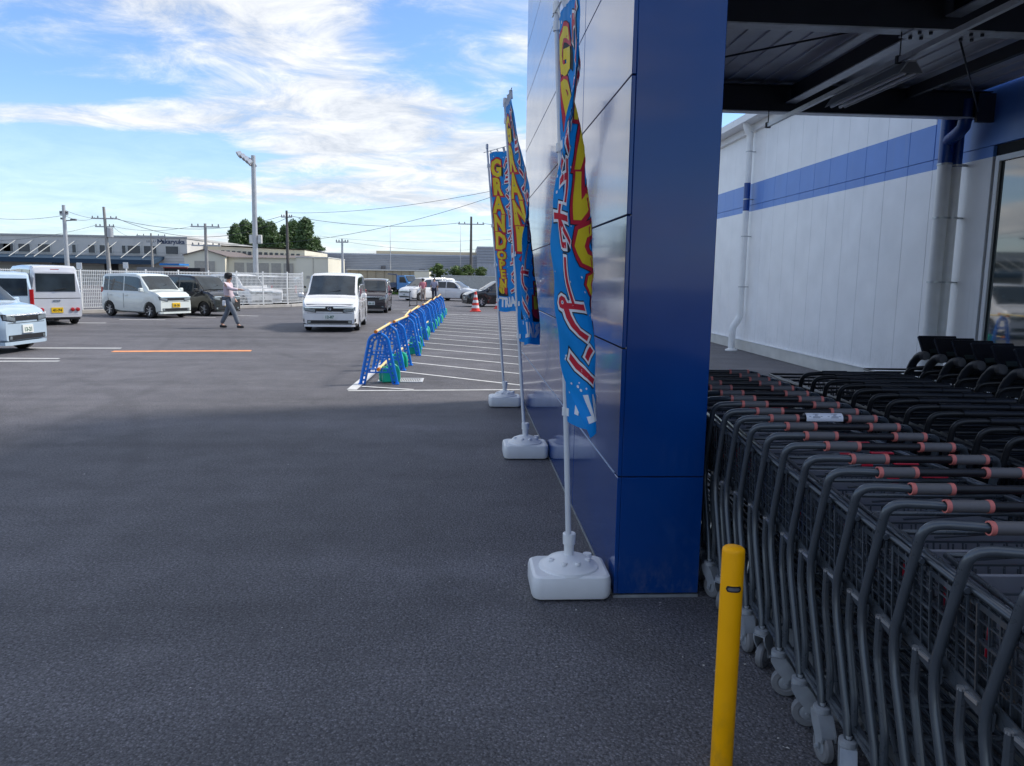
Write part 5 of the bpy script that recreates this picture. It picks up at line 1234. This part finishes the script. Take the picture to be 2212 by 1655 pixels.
# grey corrugated warehouse on the right
Yg = 118.0; q = Z(655, 590, Yg); gr_ = thing('corrugated_warehouse', 'wide grey corrugated warehouse on the right under a beige roof strip', 'building', (q.x, Yg, 0)); wx_ = lambda p: Z(p,560,Yg).x-q.x; wz_ = lambda y: Z(880,y,Yg).z
MB().box(0, wx_(1240), 0, 24, 0, wz_(549)).build('wall', FGRY2, gr_)
for k in range(9): MB().box(0, wx_(1240), -.10, -.004, wz_(552+k*3.6)-.12, wz_(552+k*3.6)).build('rib', cm('rib_grey', (.26,.28,.32)), gr_)
MB().box(wx_(808), wx_(1240), 3, 24, wz_(549), wz_(541.5)).build('roof_strip', cm('beige_strip', (.52,.44,.30)), gr_)
MB().box(wx_(1030), wx_(1240), -.6, 20, 0, wz_(530)).build('annex', cm('annex_grey', (.40,.42,.46)), gr_)
for k in range(6): MB().box(wx_(1030), wx_(1240), -.68, -.605, wz_(534+k*6)-.10, wz_(534+k*6)).build('rib', cm('rib_grey', (.26,.28,.32)), gr_)
for a, c in ((655,668),(669,682),(683,698)): MB().box(wx_(a), wx_(c), -1.2, -.2, 0, wz_(546)).build('bay_wall', cm('bay_grey', (.38,.40,.43)), gr_)
MB().box(wx_(757), wx_(925), -3, -.2, 0, wz_(586)).build('lean_to', cm('lean_beige', (.42,.37,.27)), gr_); MB().box(wx_(755), wx_(927), -3.3, -.1, wz_(586), wz_(583)).build('lean_to_roof', FPALE, gr_)
for i in range(9): MB().box(wx_(762+i*18), wx_(763+i*18), -3.06, -3.005, 0, wz_(586)).build('panel_joint', cm('joint_brown', (.25,.21,.15)), gr_)
for a, c, y0, y1 in ((823,833,585,576),(905,918,586,581)): MB().box(wx_(a), wx_(c), -.25, -.105, wz_(y0), wz_(y1)).build('vent', cm('vent_dark', (.10,.10,.11)), gr_)
# cream small block and corrugated site fence
Yk = 90.0; q = Z(895, 612, Yk); kb = tag(MB().box(0, Z(927,600,Yk).x-q.x, 0, 5, 0, Z(910,587,Yk).z).build('cream_shed', FCREAM, None, (q.x, Yk, 0)), 'small cream shed at the right end of the beige lean-to', 'shed')
Yf = 66.0; q = Z(953, 622, Yf); sf = thing('corrugated_fence', 'pale corrugated site fence behind the white hatchback', 'fence', (q.x, Yf, 0)); fxx = lambda p: Z(p,610,Yf).x-q.x; fzz = Z(1000,597,Yf).z
n = 40
for i in range(n):
    x0 = fxx(953)+i*(fxx(1130)-fxx(953))/n; w = (fxx(1130)-fxx(953))/n
    MB().box(x0, x0+w*.55, -.03, .03, 0, fzz).box(x0+w*.5502, x0+w, .0, .04, 0, fzz).build('sheet', cm('sheet_pale', (.50,.50,.46)), sf)
MB().box(fxx(953), fxx(1130), -.05, .06, fzz, fzz+.06).build('top_rail', FPALE, sf)
# ================================================================== foliage
def leaf_mat(name, col):
    m = mat(name, col, .6, var=.45, scale=.9)
    nt = m.node_tree; b = nt.nodes['Principled BSDF']; tr = nt.nodes.new('ShaderNodeBsdfTranslucent'); tr.inputs[0].default_value = (col[0]*1.2, col[1]*1.4, col[2]*.6, 1)
    ms = nt.nodes.new('ShaderNodeMixShader'); ms.inputs[0].default_value = .2; nt.links.new(b.outputs[0], ms.inputs[1]); nt.links.new(tr.outputs[0], ms.inputs[2]); nt.links.new(ms.outputs[0], nt.nodes['Material Output'].inputs[0]); return m
CONIF = leaf_mat('conifer_green', (.085,.14,.055)); BUSH = leaf_mat('bush_green', (.10,.15,.045)); BARK = mat('bark', (.09,.065,.045), .9, var=.25, scale=4)
def crown(rnd, H, Rm, z0, nclump, nleaf, ls, conic=True):
    mb = MB()
    for c in range(nclump):
        f = rnd.random()**.9; z = z0+(H-z0)*f
        rad = Rm*((1-f)**.62*.95+.10 if conic else math.sin(math.pi*min(1, f*.8+.2))**.6)*(.55+.45*math.sin(f*23+c))
        a = rnd.uniform(0, 2*math.pi); rr = rad*(rnd.random()**.5); cxx, cyy = rr*math.cos(a), rr*math.sin(a); cr_ = rnd.uniform(.5,1.1)*Rm*.30
        for k in range(nleaf):
            d = Vector((rnd.gauss(0,1), rnd.gauss(0,1), rnd.gauss(0,.7))); d = d.normalized()*cr_*rnd.random()**.4; p = Vector((cxx,cyy,z))+d
            u = Vector((rnd.gauss(0,1),rnd.gauss(0,1),rnd.gauss(0,.6))).normalized(); w = u.cross(d if d.length > 1e-4 else Vector((0,0,1))); w = w.normalized() if w.length > 1e-4 else Vector((1,0,0)); s = ls*rnd.uniform(.6,1.3)
            mb.add([p-u*s, p+w*s*.45, p+u*s, p-w*s*.45], [(0,1,2,3)])
    return mb
def trunk(rnd, H, r, limbs=7, spread=.35):
    mb = MB(); mb.tube([(0,0,0),(.05*H*.1,0,H*.35),(0,.03*H*.2,H*.7),(0,0,H*.93)], [r,r*.8,r*.5,r*.15], 8)
    for i in range(limbs):
        z = H*(.3+.55*i/limbs); a = rnd.uniform(0, 6.28); l = spread*H*(1-i/limbs*.6)*.5; mb.tube([(0,0,z),(l*.5*math.cos(a),l*.5*math.sin(a),z+l*.25),(l*math.cos(a),l*math.sin(a),z+l*.4)], [r*.35,r*.22,r*.08], 5)
    return mb
rnd = random.Random(11); Yt = 150.0
_tv = []
for k in range(4): _tv.append((crown(rnd, 12.6, 3.5, 3.0, 230, 60, .32).mesh('crown', CONIF, False), trunk(rnd, 12.6, .28, 9, .3).mesh('trunk', BARK)))
for i, (px, py) in enumerate(((508,489),(530,484),(558,476),(583,484),(614,492),(633,484),(660,477),(683,516))):
    p = Z(px, py, Yt+(i % 3)*4); h = p.z; names = ['leftmost','second','third','fourth']
    t = thing('conifer_tree', '%s dark evergreen tree in the %s clump above the cream hall' % (names[i % 4], 'left' if i < 4 else 'right'), 'tree', (p.x, p.y, 0), rnd.uniform(0,6), 'evergreen trees')
    sx = .78 if i in (0,4) else 1.0; t.scale = (sx*h/12.2, sx*h/12.2, h/12.6)
    obj('crown', _tv[i % 4][0], t); obj('trunk', _tv[i % 4][1], t)
_bv = [(crown(rnd, 2.6, 1.0, .3, 60, 40, .10, False).mesh('crown', BUSH, False), trunk(rnd, 2.4, .06, 7, .7).mesh('trunk', BARK)) for _ in range(2)]
for i, (px, pt, Yq, w, lab) in enumerate(((946,572,70,1.25,'small olive green tree beside the corrugated fence'),(985,578,70,1.3,'first shrub above the corrugated site fence'),(1010,575,70,1.5,'second, bushier shrub above the corrugated site fence'),(1040,580,70,1.3,'third shrub above the corrugated site fence'),(868,612,88,.9,'low green bush beside the blue truck'),(890,614,86,.9,'second low green bush right of the blue truck'))):
    p = Z(px, pt, Yq); t = thing('shrub', lab, 'shrub', (p.x, p.y, 0), i*1.3, 'shrubs'); k = p.z/2.6; t.scale = (k*w, k*w, k); obj('crown', _bv[i % 2][0], t); obj('trunk', _bv[i % 2][1], t)
ga, gb = ground_at(866,640), ground_at(905,636); gm = MB()
for _ in range(2600):
    x = rnd.uniform(ga.x-2, gb.x+2); y = rnd.uniform(68, 84); s = rnd.uniform(.10,.26); a = rnd.uniform(0,3.14)
    gm.add([(x-.06*math.cos(a),y-.06*math.sin(a),0),(x+.06*math.cos(a),y+.06*math.sin(a),0),(x+rnd.uniform(-.1,.1),y,s)], [(0,1,2)])
go = gm.build('grass', leaf_mat('grass_green', (.13,.22,.04)), None, fix=False); go['kind'] = 'stuff'; go['label'] = 'patch of bright green grass beside the blue truck'; go['category'] = 'grass'
# ================================================================== poles, lamps and wires
CONC = mat('pole_concrete', (.34,.33,.31), .8, var=.1, scale=3); STEELP = mat('pole_galvanised', (.46,.47,.48), .45, .4, var=.08); INS = mat('insulator', (.16,.16,.17), .5); DKP = mat('pole_dark', (.12,.11,.10), .8)
tops = {}
def upole(key, label, px, ptop, Y, r=.16, arms=((.35,1.1),), m=CONC, transformer=False, lean=0.0):
    p = Z(px, ptop, Y); h = p.z; t = thing('utility_pole', label, 'utility pole', (p.x, Y, 0), 0, 'utility poles'); tops[key] = Vector((p.x, Y, h))
    MB().tube([(-lean*h,0,0),(0,0,h)], [r, r*.6], 10).build('shaft', m, t)
    for dz, w in arms:
        a_ = MB().box(-w, w, -.06, .06, h-dz-.05, h-dz+.05).build('cross_arm', STEELP, t)
        for x in (-w*.92,-w*.5,w*.5,w*.92): MB().lathe([(0,0),(.06,.01),(.045,.08),(.06,.10),(.03,.18),(0,.18)], (x,0,h-dz+.05), 'z', 8).build('insulator', INS, a_)
    if transformer: MB().lathe([(0,0),(.26,0),(.26,.75),(.2,.82),(0,.82)], (.42,0,h-2.6), 'z', 14).build('transformer', STEELP, t)
    return t
t = upole('A','grey steel pole with a small lamp above the silver van', 137, 443, 52, .17, ((.6,.25),), STEELP); h = tops['A'].z
MB().bar((0,0,h-1.0),(.55,0,h-.95),.06).box(.40,.75,-.10,.10,h-.98,h-.86,.02).build('lamp_head', INS, t); MB().bar((0,0,h-.9),(-.22,0,h-.85),.12).build('bracket', INS, t)
upole('B','leaning utility pole right of the steel lamp pole', 224, 447, 70, .19, ((1.0,1.1),(1.7,.8)), CONC, True, -.03)
upole('C','short utility pole in front of the warehouse windows', 326, 504, 88, .16, ((.3,1.6),(1.0,.5)))
upole('D','utility pole with two crossarms before the cream gable', 443, 483, 62, .17, ((.25,1.1),(1.7,1.1)))
upole('E','thin dark utility pole in front of the right tree clump', 619, 455, 74, .17, ((.6,.5),), DKP)
upole('F','thin steel pole with a small arm right of the cream box', 739, 516, 70, .14, ((.3,.55),), STEELP)
upole('G','dark utility pole with wide insulator arms near the banners', 1018, 468, 78, .17, ((.75,1.3),), DKP)
def mast(label, px, ptop, Y, r=.05):
    p = Z(px, ptop, Y); tag(MB().tube([(0,0,0),(0,0,p.z)], [r,r*.4], 6).build('antenna_mast', STEELP, None, (p.x, Y, 0)), label, 'mast', 'thin masts')
mast('thin antenna mast above the corrugated warehouse', 843, 488, 116, .08); mast('second thin mast left of the dark utility pole', 995, 488, 116, .07)
# floodlight pole behind the fence
p = Z(547, 336, 41.5); fl = thing('floodlight_pole', 'tall grey floodlight pole rising behind the mesh fence', 'lamp post', (p.x, 41.5, 0), 0)
MB().tube([(-.06,0,0),(0,0,p.z)], [.145,.115], 16).build('shaft', STEELP, fl)
MB().bar((0,0,p.z-.25),(-.62,-.1,p.z+.05),.07).bar((0,0,p.z-.3),(.15,0,p.z-.55),.06).build('bracket', STEELP, fl)
for x, z in ((-.62,.05),(-.44,-.07),(-.28,-.20),(-.12,-.33)): MB().lathe([(0,-.1),(.12,-.08),(.19,.10),(.20,.14),(.17,.15),(0,.13)], (0,0,0), 'x', 14).build('floodlight', ALLOY, fl, (x,-.12,p.z+z), (0,R(35),R(200)))
for dx in (-.22,.22): MB().box(dx-.10,dx+.10,-.1,.1,p.z-4.5,p.z-4.05,.02).build('junction_box', FWH, fl)
# overhead wires
WIRE = mat('wire_dark', (.05,.055,.06), .6, var=0)
def wire(label, a, b, sag, r=.018, n=14):
    r *= .7
    a, b = Vector(a), Vector(b); pts = [a.lerp(b, i/n)-Vector((0,0,sag*4*(i/n)*(1-i/n))) for i in range(n+1)]
    o = thing('power_line', label, 'cable', pts[0], 0, 'overhead wires'); MB().tube([p-pts[0] for p in pts], r, 5).build('conductor', WIRE, o)
T_ = lambda k, dx=0, dz=0: tops[k]+Vector((dx,0,dz))
wire('upper wire running from the left edge to the steel lamp pole', Z(-60,464,60), T_('A',0,-.65), .3)
wire('wire between the steel lamp pole and the leaning pole', T_('A',0,-.65), T_('B',-.8,-.9), .3)
wire('second wire between the steel lamp pole and the leaning pole', T_('A',0,-.3), T_('B',.8,-.9), .3)
wire('long upper wire from the leaning pole to the thin dark pole', T_('B',.5,-.9), T_('E',-.4,-.5), 1.1, .03)
wire('long lower wire from the leaning pole to the thin dark pole', T_('B',.9,-.9), T_('E',.4,-.5), 1.8, .03)
wire('thin wire falling from the leaning pole to the two-armed pole', T_('B',.5,-1.6), T_('D',-.9,-.2), .4)
wire('wire from the thin dark pole to the dark pole near the banners', T_('E',.4,-.5), T_('G',-1.2,-.65), .6, .03)
wire('wire leaving the dark pole to the right', T_('G',1.2,-.65), Z(1160,484,76), .2, .03)
wire('upper slanting wire rising to the right behind the banners', T_('E',0,-.2), Z(1100,405,52), .5, .022)
wire('lower slanting wire rising to the right behind the banners', T_('D',.9,-1.6), Z(1100,412,52), 1.0, .022)
wire('wire from the left edge to the leaning pole', Z(-60,520,70), T_('B',-.8,-1.6), .4)
wire('wire from the short pole to the leaning pole', T_('C',-1.2,-.2), T_('B',.6,-1.6), .5)
wire('wire between the short pole and the two-armed pole', T_('C',1.2,-.2), T_('D',-.9,-1.6), .4)
wire('low wire crossing behind the antenna masts', T_('F',0,-.2), Z(1060,536,90), .5)
wire('faint wire running right from the thin steel pole', Z(690,510,96), Z(1060,517,90), .5)
# white boundary markers on the fence line
for i, (px, py, lab) in enumerate(((172,574,'white square sign box on the fence behind the silver van'),(272,573,'white sign board on the fence behind the pale green car'))):
    q = Z(px, py, 33+i*2); sgn = thing('fence_sign', lab, 'sign', (q.x, q.y, 0)); MB().box(-.03,.03,-.03,.03,0,q.z-.1).build('post', FENW, sgn); MB().box(-.11,.11,-.05,-.031,q.z-.15,q.z+.12,.004).build('board', FENW, sgn)
